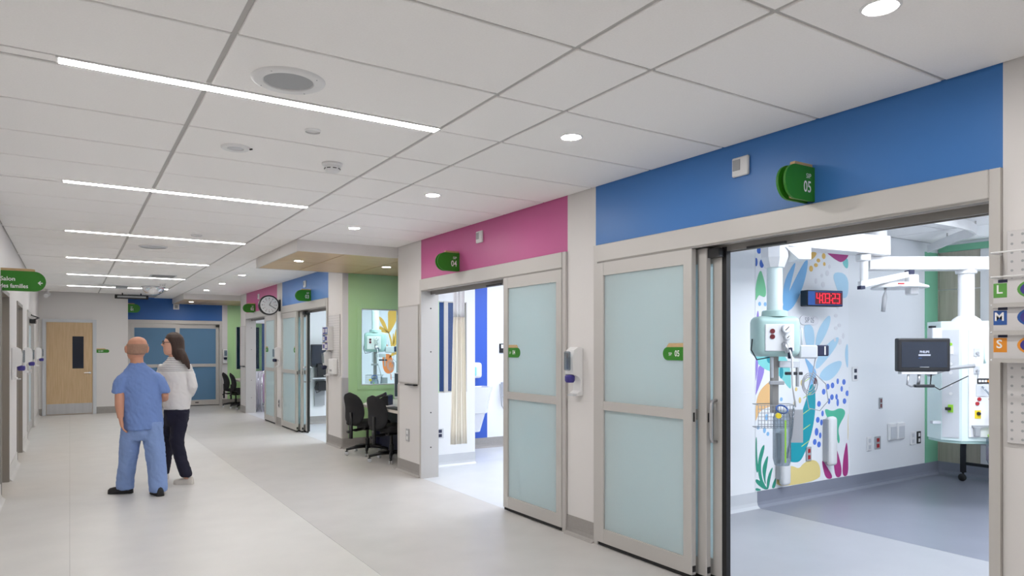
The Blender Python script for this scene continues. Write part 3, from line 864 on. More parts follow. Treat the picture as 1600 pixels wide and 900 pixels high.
MB().prism(dpoly(.375, .2, 1), (XL, 8.59, 2.07), (1, 0, 0), (0, 0, 1), (0, .014, 0)).build('plate', 'sign_green', t)
MB().prism([(0, .01), (.25, .01), (.30, .1), (.28, .222), (.25, .226), (0, .226)], (XL, 8.5642, 2.07), (1, 0, 0), (0, 0, 1), (0, .0256, 0)).build('core', 'sign_wood', t)
lettering('Salon', .058, 'text_white', t, (XL - .005, 8.5485, 2.187), (1, 0, 0), (0, 0, 1), 'LEFT', bold=.0008)
lettering('des familles', .058, 'text_white', t, (XL - .005, 8.5485, 2.117), (1, 0, 0), (0, 0, 1), 'LEFT', bold=.0008, sx=.86)
MB().prism([(0, .0), (.022, .022), (.028, .016), (.017, .005), (.042, .005), (.042, -.005), (.017, -.005), (.028, -.016), (.022, -.022)], (XL + .305, 8.549, 2.155), (1, 0, 0), (0, 0, 1), (0, .0009, 0)).build('arrow', 'text_white', t)
# signs on the door leaves (straight edge against the stile)
def leaf_sign(y, z, x, txt, tip, label, w=.19, h=.088):
    t = thing('door_sign', label, 'sign', (x, y, z), group='small green signs on the door leaves')
    MB().prism(dpoly(w, h, tip), (x, y, z), (0, 1, 0), (0, 0, 1), (-.006, 0, 0)).build('plate', 'sign_green', t)
    MB().prism([(0, h), (0, h + .026), (tip * w * .72, h + .026), (tip * w * .84, h)], (x, y, z), (0, 1, 0), (0, 0, 1), (-.004, 0, 0)).build('backing', 'sign_wood', t)
    c = y + tip * w * .4
    lettering('SIP', .030, 'text_white', t, (x - .0075, c + .045, z + h * .46), (0, -1, 0), (0, 0, 1), sx=.8)
    lettering(txt, .056, 'text_white', t, (x - .0075, c - .018, z + h * .5), (0, -1, 0), (0, 0, 1), sx=.8, bold=.0006)
GX = XW - .03 + .016
leaf_sign(3.23, 1.415, GX, '05', 1, 'small green sign numbered 05 on frosted glass of near door')
leaf_sign(5.385, 1.41, GX, '04', -1, 'small green sign numbered 04 on frosted glass of second door')
leaf_sign(12.43, 1.41, GX, '03', 1, 'small green sign numbered 03 on frosted glass of third door')
leaf_sign(14.72, 1.41, GX, '02', -1, 'small green sign numbered 02 on frosted glass of farthest side door')
t = thing('door_sign', 'small green plate on wall beside the timber door', 'sign', (.61, 18.4, 1.38))
MB().prism(dpoly(.25, .075, 1), (.5135, 18.4, 1.38), (1, 0, 0), (0, 0, 1), (0, -.008, 0)).build('plate', 'sign_green', t)
MB().prism([(0, .075), (0, .1), (.16, .1), (.19, .075)], (.5135, 18.4, 1.38), (1, 0, 0), (0, 0, 1), (0, -.006, 0)).build('backing', 'sign_wood', t)
lettering('U-01', .05, 'text_white', t, (.60, 18.391, 1.417), (1, 0, 0), (0, 0, 1))
# motion sensors above the doors
for y, lab in ((2.78, 'near blue band left of the 05 sign'), (5.93, 'near pink band'), (11.95, 'light blue band'), (15.4, 'distant pink band')):
    t = thing('motion_sensor', 'small white motion sensor on the ' + lab, 'sensor', (XW, y, 2.53), group='motion sensors above the doors')
    MB().box(XW - .022, XW, y - .06, y + .06, 2.53, 2.645, bev=.006).build('case', 'white_plastic', t)
    MB().box(XW - .026, XW - .0221, y - .005, y + .05, 2.565, 2.63, bev=.002).build('lens', 'grey_plastic', t)
t = thing('motion_sensor', 'small white motion sensor on the dark blue far header', 'sensor', (2.27, 19.38, 2.46), group='motion sensors above the doors')
MB().box(2.2, 2.34, 19.355, 19.38, 2.46, 2.6, bev=.006).build('case', 'white_plastic', t)
MB().box(2.235, 2.305, 19.35, 19.3549, 2.49, 2.57).build('lens', 'grey_plastic', t)
# wall clock on a bracket
t = thing('wall_clock', 'round black rimmed clock projecting from pier beside the 03 room', 'clock', (3.2, 13.66, 2.31))
cx, cy, cz = 3.20, 13.66, 2.307
MB().lathe([(.185, -.05), (.19, -.04), (.19, .04), (.185, .05), (.168, .052), (.165, .046)], (cx, cy, cz), (0, -1, 0), 36).build('case', 'black_plastic', t, 40)
fc = MB().lathe([(.165, .043), (.165, .0465)], (cx, cy, cz), (0, -1, 0), 36).build('dial', 'clock_face', t)
m = MB()
for k in range(12):
    w = k * PI / 6
    p = Vector((cx + .14 * math.sin(w), cy - .048, cz + .14 * math.cos(w)))
    q = Vector((cx + .118 * math.sin(w), cy - .048, cz + .118 * math.cos(w)))
    MB().tube([p, q], .005, 5).build('hour_mark', 'black_plastic', fc)
m = MB()
for k in range(12):
    w = k * PI / 6
    m.lathe([(.006, 0), (.006, .001)], (cx + .095 * math.sin(w), cy - .0466, cz + .095 * math.cos(w)), (0, -1, 0), 6)
m.build('inner_marks', 'red', fc)['kind'] = 'stuff'
MB().tube([(cx, cy - .050, cz), (cx + .035, cy - .050, cz + .075)], [.006, .003], 6).build('hour_hand', 'black_plastic', fc)
MB().tube([(cx, cy - .052, cz), (cx + .10, cy - .052, cz - .055)], [.005, .003], 6).build('minute_hand', 'black_plastic', fc)
MB().box(cx + .18, XW - .0005, cy - .03, cy + .03, cz - .03, cz + .03).box(XW - .02, XW - .0004, cy - .06, cy + .06, cz - .11, cz + .11, bev=.004).build('bracket', 'black_plastic', t)

# sanitiser dispensers
def dispenser(loc, face, label, tray=True, cup='purple'):
    """built facing -X (out of the right wall), origin at wall, bottom of back plate"""
    t = thing('sanitiser_dispenser', label, 'dispenser', loc, face, group='wall sanitiser dispensers')
    prof = [(-.005, 0), (-.055, .0), (-.06, .02), (-.025, .04), (-.02, .12), (-.045, .15), (-.10, .17), (-.105, .30), (-.09, .36), (-.05, .385), (-.005, .375)]
    MB().prism(prof, (.0045, -.05, 0), (1, 0, 0), (0, 0, 1), (0, .1, 0)).build('housing', 'white_plastic', t, local=True)
    MB().box(-.125, -.1055, -.036, .036, .2, .35, bev=.01, seg=2).build('bottle', 'clear_plastic', t, local=True)
    MB().lathe([(.03, 0), (.04, .015), (.04, .05), (.03, .06)], (-.09, 0, .105), (0, 0, 1), 16).build('pump_cup', cup, t, 40, local=True)
    if tray:
        MB().box(-.085, -.058, -.04, .04, .0, .012).build('drip_tray', 'pale_plastic', t, local=True)
    return t
dispenser((XW - .0045, 4.36, 1.12), 0, 'white dispenser with purple cup between the 04 and 05 doors')
dispenser((XW - .0045, 13.68, 1.12), 0, 'white dispenser with dark cup on pier under the round clock', cup='navy')
dispenser((3.425, 19.3755, 1.08), PI / 2, 'grey and black dispenser on far pilaster beside the green flank', cup='navy')
dispenser((XL + .0045, 10.1, 1.12), PI, 'nearest white dispenser on the left wall', cup='purple')
dispenser((XL + .0045, 12.75, 1.12), PI, 'middle white dispenser on the left wall beside the glazed door', cup='purple')
dispenser((XL + .0045, 17.0, 1.12), PI, 'farthest white dispenser on the left wall near the corner', cup='purple')
# whiteboards with black pen trays
for y0, y1, lab in ((7.336, 7.91, 'tall blank whiteboard with pen tray on pier by the near alcove'), (16.72, 17.27, 'tall blank whiteboard on pier by the distant alcove')):
    t = thing('whiteboard', lab, 'whiteboard', (XW, (y0 + y1) / 2, 1.07), group='pier whiteboards')
    box('panel', 'box_white', t, XW - .016, XW - .0041, y0 + .012, y1 - .012, 1.085, 1.985)
    m = MB()
    for q in ((y0, y0 + .012, 1.072, 1.998), (y1 - .012, y1, 1.072, 1.998), (y0 + .012, y1 - .012, 1.072, 1.085), (y0 + .012, y1 - .012, 1.985, 1.998)): m.box(XW - .022, XW - .0041, *q)
    m.build('frame', 'aluminium', t)
    MB().box(XW - .06, XW - .005, y0 + .05, y0 + .3, 1.055, 1.0715, bev=.003).build('pen_tray', 'black_plastic', t)
# outlets on the piers
def outlet(name, x, y, z, label, m='white_plastic', w=.045, h=.075, ax='x', sock='grey_plastic', group='wall outlets'):
    t = thing(name, label, 'outlet', (x, y, z), group=group)
    if ax == 'x':
        MB().box(x - .01, x, y - w, y + w, z - h, z + h, bev=.003).build('plate', m, t)
        for s in (-1, 1): box('socket', sock, t, x - .013, x - .0101, y - w * .45, y + w * .45, z + s * h * .45 - .02, z + s * h * .45 + .02)
    else:
        MB().box(x - w, x + w, y - .01, y, z - h, z + h, bev=.003).build('plate', m, t)
        for s in (-1, 1): box('socket', sock, t, x - w * .45, x + w * .45, y - .013, y - .0101, z + s * h * .45 - .02, z + s * h * .45 + .02)
outlet('wall_outlet', XW - .0045, 7.66, .455, 'steel wall outlet below the near whiteboard', 'steel', sock='white_plastic')
outlet('wall_outlet', XW - .0045, 13.7, .42, 'dark wall outlet low on pier under the clock', 'grey_plastic', sock='black_plastic')
outlet('wall_outlet', 3.93, 7.86, .42, 'blue lit data outlet low on white wall in sink room', 'pale_plastic', .05, .06, 'y', 'navy')
outlet('wall_outlet', 6.21, 4.2525, .44, 'red double outlet low on the leafy mural', 'grey_plastic', .04, .07, 'y', 'red')
outlet('wall_outlet', 7.44, 4.2555, .46, 'wide red outlet right of the mural near the floor', 'grey_plastic', .055, .07, 'y', 'red')
outlet('wall_outlet', 7.28, 4.2555, .46, 'white data outlet beside the wide red outlet', 'white_plastic', .045, .075, 'y', 'pale_plastic')
outlet('wall_outlet', 8.16, 4.2555, .46, 'white switch plate near the green strip', 'white_plastic', .045, .075, 'y', 'pale_plastic')
outlet('wall_outlet', 8.29, 4.2555, .46, 'dark framed outlet closest to the green strip', 'black_plastic', .04, .07, 'y', 'white_plastic')
outlet('wall_outlet', 7.5, 4.2555, .89, 'small red outlet right of the mural under the seam', 'grey_plastic', .032, .06, 'y', 'red_dark')
outlet('wall_outlet', 7.02, 4.2595, 1.22, 'small call device with dark buttons at the mural edge', 'white_plastic', .05, .075, 'y', 'navy')
for x, lab in ((7.71, 'left square white wall box beside the outlets'), (7.88, 'right square white wall box beside the outlets')):
    t = thing('supply_box', lab, 'wall box', (x, 4.2555, .46), group='square wall boxes')
    MB().box(x - .075, x + .075, 4.225, 4.2555, .47, .66, bev=.01).build('case', 'white_plastic', t)
    MB().box(x - .055, x + .055, 4.219, 4.2249, .49, .62, bev=.004).build('cover', 'pale_plastic', t)

# pegboard pier with leaflet rack and dispensers
def pegboard(y0, y1, z0, z1, label):
    t = thing('pegboard', label, 'pegboard', (XW, (y0 + y1) / 2, z0), group='wall pegboards')
    box('panel', 'box_white', t, XW - .014, XW - .0041, y0, y1, z0, z1, bev=.003)
    m = MB()
    ny, nz = max(2, int((y1 - y0) / .037)), int((z1 - z0) / .037)
    for i in range(ny):
        for j in range(nz):
            y = y0 + (i + .5) * (y1 - y0) / ny; z = z0 + (j + .5) * (z1 - z0) / nz
            m.lathe([(.006, 0), (.006, .0006)], (XW - .0141, y, z), (-1, 0, 0), 6)
    m.build('holes', 'grey_plastic', t)['kind'] = 'stuff'
    return t
pegboard(10.12, 10.66, 1.07, 2.0, 'white perforated panel on pier by the green alcove wall')
pegboard(1.02, 1.375, 1.09, 2.0, 'white perforated panel behind the glove boxes at right')
t = thing('leaflet_rack', 'white wire rack with six purple and blue packets on pegboard', 'rack', (XW - .014, 10.55, 1.46))
MB().box(XW - .10, XW - .0145, 10.42, 10.43, 1.46, 1.82).box(XW - .10, XW - .0145, 10.68, 10.69, 1.46, 1.82).box(XW - .025, XW - .0145, 10.43, 10.68, 1.46, 1.82).build('frame', 'white_plastic', t)
for j in range(3):
    box('shelf', 'white_plastic', t, XW - .11, XW - .0255, 10.431, 10.679, 1.462 + j * .12, 1.468 + j * .12)
for j in range(3):
    for i in range(2):
        z = 1.4685 + j * .12
        o = MB().box(XW - .10, XW - .03, 10.44 + i * .12, 10.55 + i * .12, z, z + .10, bev=.004).build('packet', ('purple', 'box_white', 'label_blue')[(i + j) % 3])
        tag(o, '%s packet in the %s row of the leaflet rack' % (('right hand', 'left hand')[i], ('bottom', 'middle', 'top')[j]), 'packet', 'packets in the leaflet rack')
        MB().box(XW - .1015, XW - .1001, 10.455 + i * .12, 10.535 + i * .12, z + .02, z + .08).build('front_label', ('box_white', 'purple', 'box_white')[(i + j) % 3], o)
dispenser((XW - .0145, 10.58, 1.06), 0, 'white rounded dispenser below the leaflet rack', cup='navy')
t = thing('tissue_box', 'flat white tissue holder on pegboard by green wall', 'dispenser', (XW - .0145, 10.3, 1.1))
MB().box(XW - .09, XW - .0145, 10.2, 10.42, 1.10, 1.33, bev=.012, seg=2).build('case', 'white_plastic', t)
MB().box(XW - .092, XW - .0899, 10.26, 10.36, 1.14, 1.17).build('slot', 'grey_plastic', t)

# glove boxes at the near right edge
for j, (ch, lm, z) in enumerate((('S', 'label_orange', 1.455), ('M', 'label_blue', 1.57), ('L', 'label_green', 1.685))):
    t = thing('glove_box', 'white glove box with %s square lettered %s' % (('orange', 'blue', 'green')[j], ch), 'box', (XW - .06, 1.29, z), group='glove boxes')
    MB().box(XW - .105, XW - .025, 1.10, 1.388, z, z + .101).build('carton', 'box_white', t)
    f = XW - .105
    box('size_square', lm, t, f - .001, f, 1.337, 1.387, z + .025, z + .085)
    lettering(ch, .05, 'text_white', t, (f - .0016, 1.365, z + .058), (0, -1, 0), (0, 0, 1), bold=.001)
    MB().prism([(.075 * math.cos(a_ * PI / 12), .042 * math.sin(a_ * PI / 12)) for a_ in range(24)], (f, 1.225, z + .055), (0, 1, 0), (0, 0, 1), (-.0012, 0, 0)).build('oval_rim', lm, t)
    MB().prism([(.064 * math.cos(a_ * PI / 12), .034 * math.sin(a_ * PI / 12)) for a_ in range(24)], (f - .0012, 1.225, z + .055), (0, 1, 0), (0, 0, 1), (-.0008, 0, 0)).build('oval_print', 'purple', t)
    box('corner_flash', 'navy', t, f - .0009, f, 1.335, 1.37, z + .087, z + .100)
    box('edge_stripe', 'purple', t, XW - .104, XW - .095, 1.388, 1.3884, z, z + .1)
t = thing('wire_holder', 'white wire rack holding three glove boxes with empty loops above', 'rack', (XW - .06, 1.25, 1.44))
m = MB()
for z in (1.447, 1.563, 1.678, 1.797, 1.90):
    m.tube([(XW - .0145, 1.393, z), (XW - .112, 1.393, z), (XW - .118, 1.385, z), (XW - .118, 1.07, z), (XW - .112, 1.06, z), (XW - .0145, 1.06, z)], .004, 6)
m.build('wire_loops', 'white_plastic', t, True)
for z in (1.449, 1.565, 1.68):
    box('front_bar', 'aluminium', t, XW - .124, XW - .1195, 1.07, 1.385, z - .012, z + .006)

# ================================================================== ALCOVES
def make_desk(y0, y1, label):
    t = thing('desk', label, 'desk', (3.9, (y0 + y1) / 2, 0), group='built-in alcove desks')
    MB().prism([(3.46, y0), (3.46, y1 - .68), (3.50, y1 - .6), (3.86, y1), (4.352, y1), (4.352, y0)], (0, 0, .67), (1, 0, 0), (0, 1, 0), (0, 0, .035)).build('worktop', 'desk_top', t)
    MB().box(3.95, 3.97, y0 + .01, y1 - .05, .0, .664).build('modesty_panel', 'navy', t)
    for y in (y0 + .02, y1 - .09):
        box('support', 'navy', t, 3.9, 3.949, y, y + .03, 0, .664)
make_desk(7.975, 10.025, 'pale built-in desk in the near charting alcove')
make_desk(17.32, 19.33, 'pale built-in desk in the distant charting alcove')
def make_chair():
    t = thing('task_chair', 'chair', 'chair', (0, 0, 0), group='black task chairs')
    L = dict(local=True)
    MB().box(-.21, .25, -.23, .23, .40, .475, bev=.045, seg=3).build('seat', 'black_fabric', t, True, **L)
    rs = []
    for i in range(15):
        v = i / 14
        z = .42 + .46 * v
        w = .205 * (max(0, 1 - abs(2 * v - 1) ** 3.2)) ** .5 * (1 - .10 * v) + .012
        x = -.235 - .05 * v + .06 * math.sin(v * PI) - .02
        rs.append((x, 0, z, .045 * min(1, 5 * min(v, 1 - v) + .25), w))
    MB().rings(rs, 24).build('backrest', 'black_fabric', t, True, **L)
    MB().box(-.12, .1, -.09, .09, .345, .40, bev=.012).build('mechanism', 'black_plastic', t, **L)
    MB().tube([(-.05, 0, .36), (-.2, 0, .35), (-.275, 0, .36), (-.285, 0, .60)], .02, 8).box(-.30, -.27, -.025, .025, .24, .42).build('back_bar', 'black_plastic', t, True, **L)
    MB().lathe([(.012, -.02), (.02, 0), (.02, .03), (.012, .05)], (-.29, .03, .33), (0, 1, 0), 10).build('knob', 'black_plastic', t, True, **L)
    MB().tube([(0, .09, .37), (.02, .22, .375), (.02, .26, .37)], .008, 6).build('lever', 'black_plastic', t, True, **L)
    MB().lathe([(.03, .10), (.03, .22), (.018, .22), (.018, .345)], (0, 0, 0), (0, 0, 1), 14).build('gas_column', 'black_plastic', t, 40, **L)
    MB().lathe([(.045, .085), (.05, .1), (.045, .125), (.03, .13)], (0, 0, 0), (0, 0, 1), 16).build('hub', 'black_plastic', t, 40, **L)
    for k in range(5):
        w = 2 * PI * k / 5 + .25
        c, s = math.cos(w), math.sin(w)
        MB().tube([(.03 * c, .03 * s, .11), (.16 * c, .16 * s, .105), (.30 * c, .30 * s, .078)], [.026, .024, .016], 8).build('base_leg', 'black_plastic', t, True, **L)
        ca = MB().tube([(.295 * c, .295 * s, .085), (.295 * c, .295 * s, .05)], .008, 6).box(.295 * c - .016, .295 * c + .016, .295 * s - .018, .295 * s + .018, .045, .058, bev=.004).build('caster', 'black_plastic', t, **L)
        a = Vector((-s, c, 0))
        for q in (-.014, .014):
            MB().lathe([(.001, -.007), (.02, -.007), (.0255, -.003), (.0255, .003), (.02, .007), (.001, .007)], Vector((.295 * c, .295 * s, .0258)) + a * q, a, 16).build('wheel', 'pale_plastic', ca, 40, **L)
    return t
ch = make_chair()
for i, (x, y, rz, lab) in enumerate(((3.55, 9.38, .30, 'black task chair at the alcove desk nearer the green wall'), (3.60, 8.63, .26, 'black task chair at the alcove desk nearer the whiteboard pier'),
                                     (3.52, 18.45, .1, 'black task chair in the distant alcove on the left'), (3.60, 17.95, 0, 'black task chair in the distant alcove on the right'))):
    c = ch if i == 0 else copy_tree(ch)
    c.location = (x, y, 0); c.rotation_euler = (0, 0, rz); c['label'] = lab
# desk computer
t = thing('desk_monitor', 'grey framed computer monitor on the near alcove desk', 'monitor', (3.75, 8.36, .706), -1.05)
MB().box(-.25, .25, -.016, .016, .12, .46, bev=.006).build('bezel', 'pale_plastic', t, local=True)
MB().box(-.238, .238, -.018, -.0161, .15, .45).build('screen', 'screen_grey', t, local=True)
MB().tube([(0, .03, .005), (0, .03, .2), (0, .015, .25)], .018, 8).build('neck', 'black_plastic', t, True, local=True)
MB().box(-.11, .11, -.06, .1, 0, .012, bev=.004).build('foot', 'black_plastic', t, local=True)
t = thing('keyboard', 'black keyboard on the alcove desk below the monitor', 'keyboard', (3.54, 8.32, .706))
MB().box(3.47, 3.605, 8.14, 8.52, .706, .722, bev=.003).build('body', 'black_plastic', t)
m = MB()
for i in range(4):
    for j in range(13):
        m.box(3.477 + i * .031, 3.503 + i * .031, 8.15 + j * .028, 8.173 + j * .028, .7221, .728)
m.build('keys', 'mesh_black', t)['kind'] = 'stuff'
t = thing('desk_phone', 'black desk telephone with handset between the chairs', 'telephone', (3.66, 9.08, .706), -.7)
MB().prism([(-.11, 0), (.11, 0), (.11, .13), (.08, .14), (-.11, .04)], (0, -.11, 0), (1, 0, 0), (0, 0, 1), (0, .22, 0)).build('body', 'black_plastic', t, local=True)
MB().tube([(-.1, -.16, .07), (-.06, -.16, .10), (.06, -.16, .15), (.1, -.16, .16)], [.03, .02, .02, .03], 8).build('handset', 'black_plastic', t, True, local=True)
MB().box(.0, .07, -.06, .08, .11, .125).build('display', 'screen_grey', t, local=True)
t = thing('card_terminal', 'flat black pad lying at the green end of alcove desk', 'pad', (3.72, 9.5, .706))
MB().box(3.64, 3.80, 9.38, 9.6, .706, .73, bev=.006).build('body', 'black_plastic', t)
box('pad_face', 'mesh_black', t, 3.65, 3.79, 9.4, 9.58, .7301, .732)

# ================================================================== NEAR ROOM (05): mural
t = thing('leaf_mural', 'tall colourful leaf print on the side wall of near room', 'mural', (6.15, 4.26, .15))
box('panel', 'print_ground', t, 5.41, 6.90, 4.256, 4.26, .151, H - .002)
def blade(c, pts, y, parent, d=-.0012, k=2):
    mx, mz = sum(p[0] for p in pts) / len(pts), sum(p[1] for p in pts) / len(pts)
    pts = [(max(5.352, mx + (p[0] - mx) * 1.18), max(.155, mz + (p[1] - mz) * 1.10)) for p in pts]
    if y < 10: pts = [(max(5.412, min(6.898, p[0])), p[1]) for p in pts]
    MB().prism(chaikin(pts, k), (0, y, 0), (1, 0, 0), (0, 0, 1), (0, d, 0)).build('printed_leaf', 'print_' + c, parent)
for i, (c, pts) in enumerate(MURAL_LEAVES):
    blade(c, [(max(5.412, min(6.898, p[0])), max(.155, p[1])) for p in pts], 4.256 - .0004 * (i % 3), t)
for (c, x, z, rx, rz) in MURAL_DOTS:
    pts = [(x + rx * math.cos(a * PI / 6), z + rz * math.sin(a * PI / 6)) for a in range(12)]
    MB().prism([(max(5.412, min(6.898, p[0])), p[1]) for p in pts], (0, 4.256, 0), (1, 0, 0), (0, 0, 1), (0, -.002, 0)).build('printed_dot', 'print_' + c, t)
for k in range(5):       # veins of the big teal leaf
    x, z = 6.10 + .012 * k, .52 + .16 * k
    MB().tube([(x, 4.2535, z), (x + .13, 4.2535, z + .05)], .004, 4).build('printed_vein', 'print_vein', t)
# red digital clock
t = thing('digital_clock', 'black digital wall clock showing red digits on mural', 'clock', (6.2, 4.1, 1.9), -.28)
MB().box(-.21, .21, -.05, .05, 0, .155, bev=.006).build('case', 'black_plastic', t, local=True)
MB().box(-.2, .2, -.0525, -.0501, .01, .145).build('bezel', 'label_blue', t, local=True)
MB().box(-.12, .195, -.0545, -.0526, .018, .137).build('display', 'red_dark', t, local=True)
SEG = {'0': 'abcdef', '2': 'abged', '3': 'abgcd', '4': 'fgbc'}
xx = -.105
for chx in '4:03:23':
    if chx == ':':
        for z in (.055, .1): MB().box(xx, xx + .007, -.0565, -.0546, z, z + .008).build('digit_segment', 'led_red', t, local=True)
        xx += .016; continue
    a, b, z0, z1, z2, w = xx, xx + .038, .03, .0775, .125, .006
    R = dict(a=(a, b, z2 - w, z2), b=(b - w, b, z1, z2), c=(b - w, b, z0, z1), d=(a, b, z0, z0 + w), e=(a, a + w, z0, z1), f=(a, a + w, z1, z2), g=(a, b, z1 - w / 2, z1 + w / 2))
    for s in SEG[chx]:
        q = R[s]; MB().box(q[0], q[1], -.0565, -.0546, q[2], q[3]).build('digit_segment', 'led_red', t, local=True)
    xx += .05
MB().box(-.03, .03, .05, .14, .04, .1).build('bracket', 'black_plastic', t, local=True)
t = thing('room_plate', 'pale cloud shaped plate reading SIP 05 under digital clock', 'sign', (6.22, 4.253, 1.72))
MB().prism(chaikin([(-.15, .02), (-.15, .08), (-.09, .1), (0, .09), (.09, .1), (.15, .08), (.15, .02), (.09, 0), (0, .01), (-.09, 0)]), (6.22, 4.2525, 1.72), (1, 0, 0), (0, 0, 1), (0, -.006, 0)).build('plate', 'print_mist', t)
lettering('SIP 05', .075, 'text_grey', t, (6.22, 4.2455, 1.77), (1, 0, 0), (0, 0, 1), sx=.8)
t = thing('wall_handset', 'upright white capsule case mounted low on the mural', 'wall device', (6.53, 4.25, .3))
MB().box(6.47, 6.59, 4.17, 4.245, .30, .80, bev=.035, seg=3).build('case', 'white_plastic', t, True)
MB().box(6.452, 6.50, 4.2, 4.252, .34, .77).build('mount', 'grey_plastic', t)
t = thing('wall_handset', 'second white capsule case low on mural behind canister', 'wall device', (5.75, 4.25, .18))
MB().box(5.72, 5.84, 4.17, 4.245, .18, .72, bev=.035, seg=3).build('case', 'white_plastic', t, True)
MB().box(5.702, 5.75, 4.2, 4.252, .24, .68).build('mount', 'grey_plastic', t)

# ---- equipment boom (left)
R0 = -YAW
def lx(px, py, cx, k): return ((px - cx) * k, 1.5 - (py - 543) * k)
def boom(label, group):
    t = thing('equipment_boom', label, 'medical boom', (4.92, 3.68, 0), R0, group=group)
    L = dict(local=True)
    hx, hy = 1.13, .553
    u = Vector((hx, hy, 0)).normalized(); n = Vector((-u.y, u.x, 0))
    hub = MB().lathe([(.13, 2.70), (.13, 2.728), (.09, 2.70), (.09, 2.335), (.07, 2.33)][1:], (hx, hy, 0), (0, 0, 1), 24).build('ceiling_mount', 'white_plastic', t, 40, **L)
    o = Vector((0, 0, 2.335)) - u * .10
    MB().prism([(0, 0), (hx * 1.02 + .28, 0), (hx * 1.02 + .28, .17), (0, .14)], o - n * .09, u, (0, 0, 1), n * .18).build('arm', 'white_plastic', t, **L)
    MB().rings([(0, 0, 2.33, .115, .115), (0, 0, 2.24, .115, .115), (0, 0, 2.16, .08, .08)], 8).build('joint', 'white_plastic', t, **L)
    MB().prism([(.05, .12), (.26, .12), (.26, .02), (.16, .02)], (0, -.1, 2.20), (1, 0, 0), (0, 0, 1), (0, .2, 0)).build('joint_cover', 'white_plastic', t, **L)
    MB().lathe([(.062, 1.80), (.062, 2.17)], (0, 0, 0), (0, 0, 1), 20).build('column', 'mint_pale', t, 40, **L)
    MB().lathe([(.105, 1.755), (.10, 1.80), (.065, 1.81)], (0, 0, 0), (0, 0, 1), 16).build('flange', 'mint_plastic', t, 40, **L)
    MB().box(-.18, .18, -.11, .11, 1.425, 1.757, bev=.05, seg=3).build('head', 'mint_plastic', t, 40, **L)
    fp = MB().box(-.12, .115, -.118, -.108, 1.47, 1.69, bev=.004).build('front_panel', 'white_plastic', t, **L)
    for z in (1.633, 1.588): MB().lathe([(.02, 0), (.02, .006)], (-.062, -.118, z), (0, -1, 0), 12).build('red_outlet', 'red_dark', fp, **L)
    for (x, z, r) in ((.042, 1.65, .036), (.05, 1.583, .024)):
        g = MB().lathe([(r, -.01), (r, .03), (r * .85, .034)], (x, -.118, z), (0, -1, 0), 20).build('gauge', 'pale_plastic', fp, 40, **L)
    for (x, z, r) in ((.042, 1.65, .029), (.05, 1.583, .018)):
        MB().lathe([(r, .0342), (r, .036)], (x, -.118, z), (0, -1, 0), 20).build('gauge_dial', 'clock_face', fp, **L)
        MB().tube([(x - r * .4, -.1545, z - r * .4), (x + r * .6, -.1545, z + r * .6)], .003, 4).build('needle', 'black_plastic', fp, **L)
    MB().tube([(.03, -.13, 1.54), (.035, -.15, 1.5), (.05, -.15, 1.46)], [.02, .016, .02], 10).build('flow_valve', 'steel', t, True, **L)
    MB().box(.055, .085, -.16, -.13, 1.41, 1.5, bev=.005).build('valve_body', 'navy', t, **L)
    MB().tube([(.055, -.14, 1.53), (.075, -.17, 1.42), (.085, -.16, 1.2), (.125, -.12, 1.02)], .008, 6).build('hose', 'white_plastic', t, True, **L)
    MB().tube([(-.185, 0, 1.57), (-.20, -.02, 1.48), (-.165, -.05, 1.40), (-.06, -.05, 1.42)], .005, 6).build('cable', 'black_plastic', t, True, **L)
    # pole with clamps
    MB().box(-.028, .022, -.03, .03, .96, 1.43).build('pole', 'aluminium_dark', t, **L)
    for (a, b, z0, z1, m) in ((.02, .185, 1.335, 1.39, 'pale_plastic'), (.07, .21, 1.275, 1.30, 'mesh_black'), (-.06, .06, 1.195, 1.225, 'grey_plastic'), (.16, .18, 1.18, 1.34, 'grey_plastic'), (-.045, -.03, 1.25, 1.42, 'pale_plastic')):
        MB().box(a, b, -.06, -.031, z0, z1, bev=.004).build('clamp', m, t, **L)
    MB().box(.181, .33, -.07, .07, 1.41, 1.52, bev=.01).build('module', 'pale_plastic', t, **L)
    MB().box(.33, .425, -.06, .05, 1.43, 1.52, bev=.008).build('display_unit', 'navy', t, **L)
    MB().box(.385, .395, -.063, -.0601, 1.44, 1.51).build('display_bar', 'text_white', t, **L)
    MB().tube([(.225, 0, 1.52), (.225, 0, 1.66)], .006, 6).build('probe', 'pale_plastic', t, True, **L)
    for k in range(3):
        r = .04 + .012 * k
        pts = [(.27 + r * math.cos(a * PI / 8), -.03 - .01 * k, 1.2 + 1.4 * r * math.sin(a * PI / 8)) for a in range(17)]
        MB().tube(pts, .004, 5, cap=False).build('coiled_cable', 'grey_plastic', t, True, **L)
    MB().tube([(.33, -.02, 1.42), (.31, -.02, 1.30), (.25, -.03, 1.12), (.27, -.03, 1.0), (.36, -.03, .98), (.43, -.03, 1.06), (.41, -.03, 1.2), (.31, -.02, 1.3)], .004, 5).build('cable', 'grey_plastic', t, True, **L)
    MB().box(.315, .33, -.04, -.025, 1.2, 1.25).build('cable_clip', 'red_dark', t, **L)
    # wire basket
    m = MB()
    for i in range(12): m.tube([(-.155 + i * .026, -.06, 1.03), (-.155 + i * .026, -.06, .84)], .0025, 4)
    for j in range(7): m.tube([(-.16, -.06, .84 + j * .031), (.135, -.06, .84 + j * .031)], .0025, 4)
    m.tube([(-.16, -.06, 1.03), (-.16, .06, 1.03), (.135, .06, 1.03), (.135, -.06, 1.03)], .004, 5).tube([(-.16, -.06, .84), (-.16, .06, .84), (.135, .06, .84), (.135, -.06, .84)], .004, 5)
    m.build('wire_basket', 'grey_plastic', t, **L)['kind'] = 'stuff'
    MB().box(.10, .215, -.05, -.04, .72, .99).build('side_plate', 'grey_plastic', t, **L)
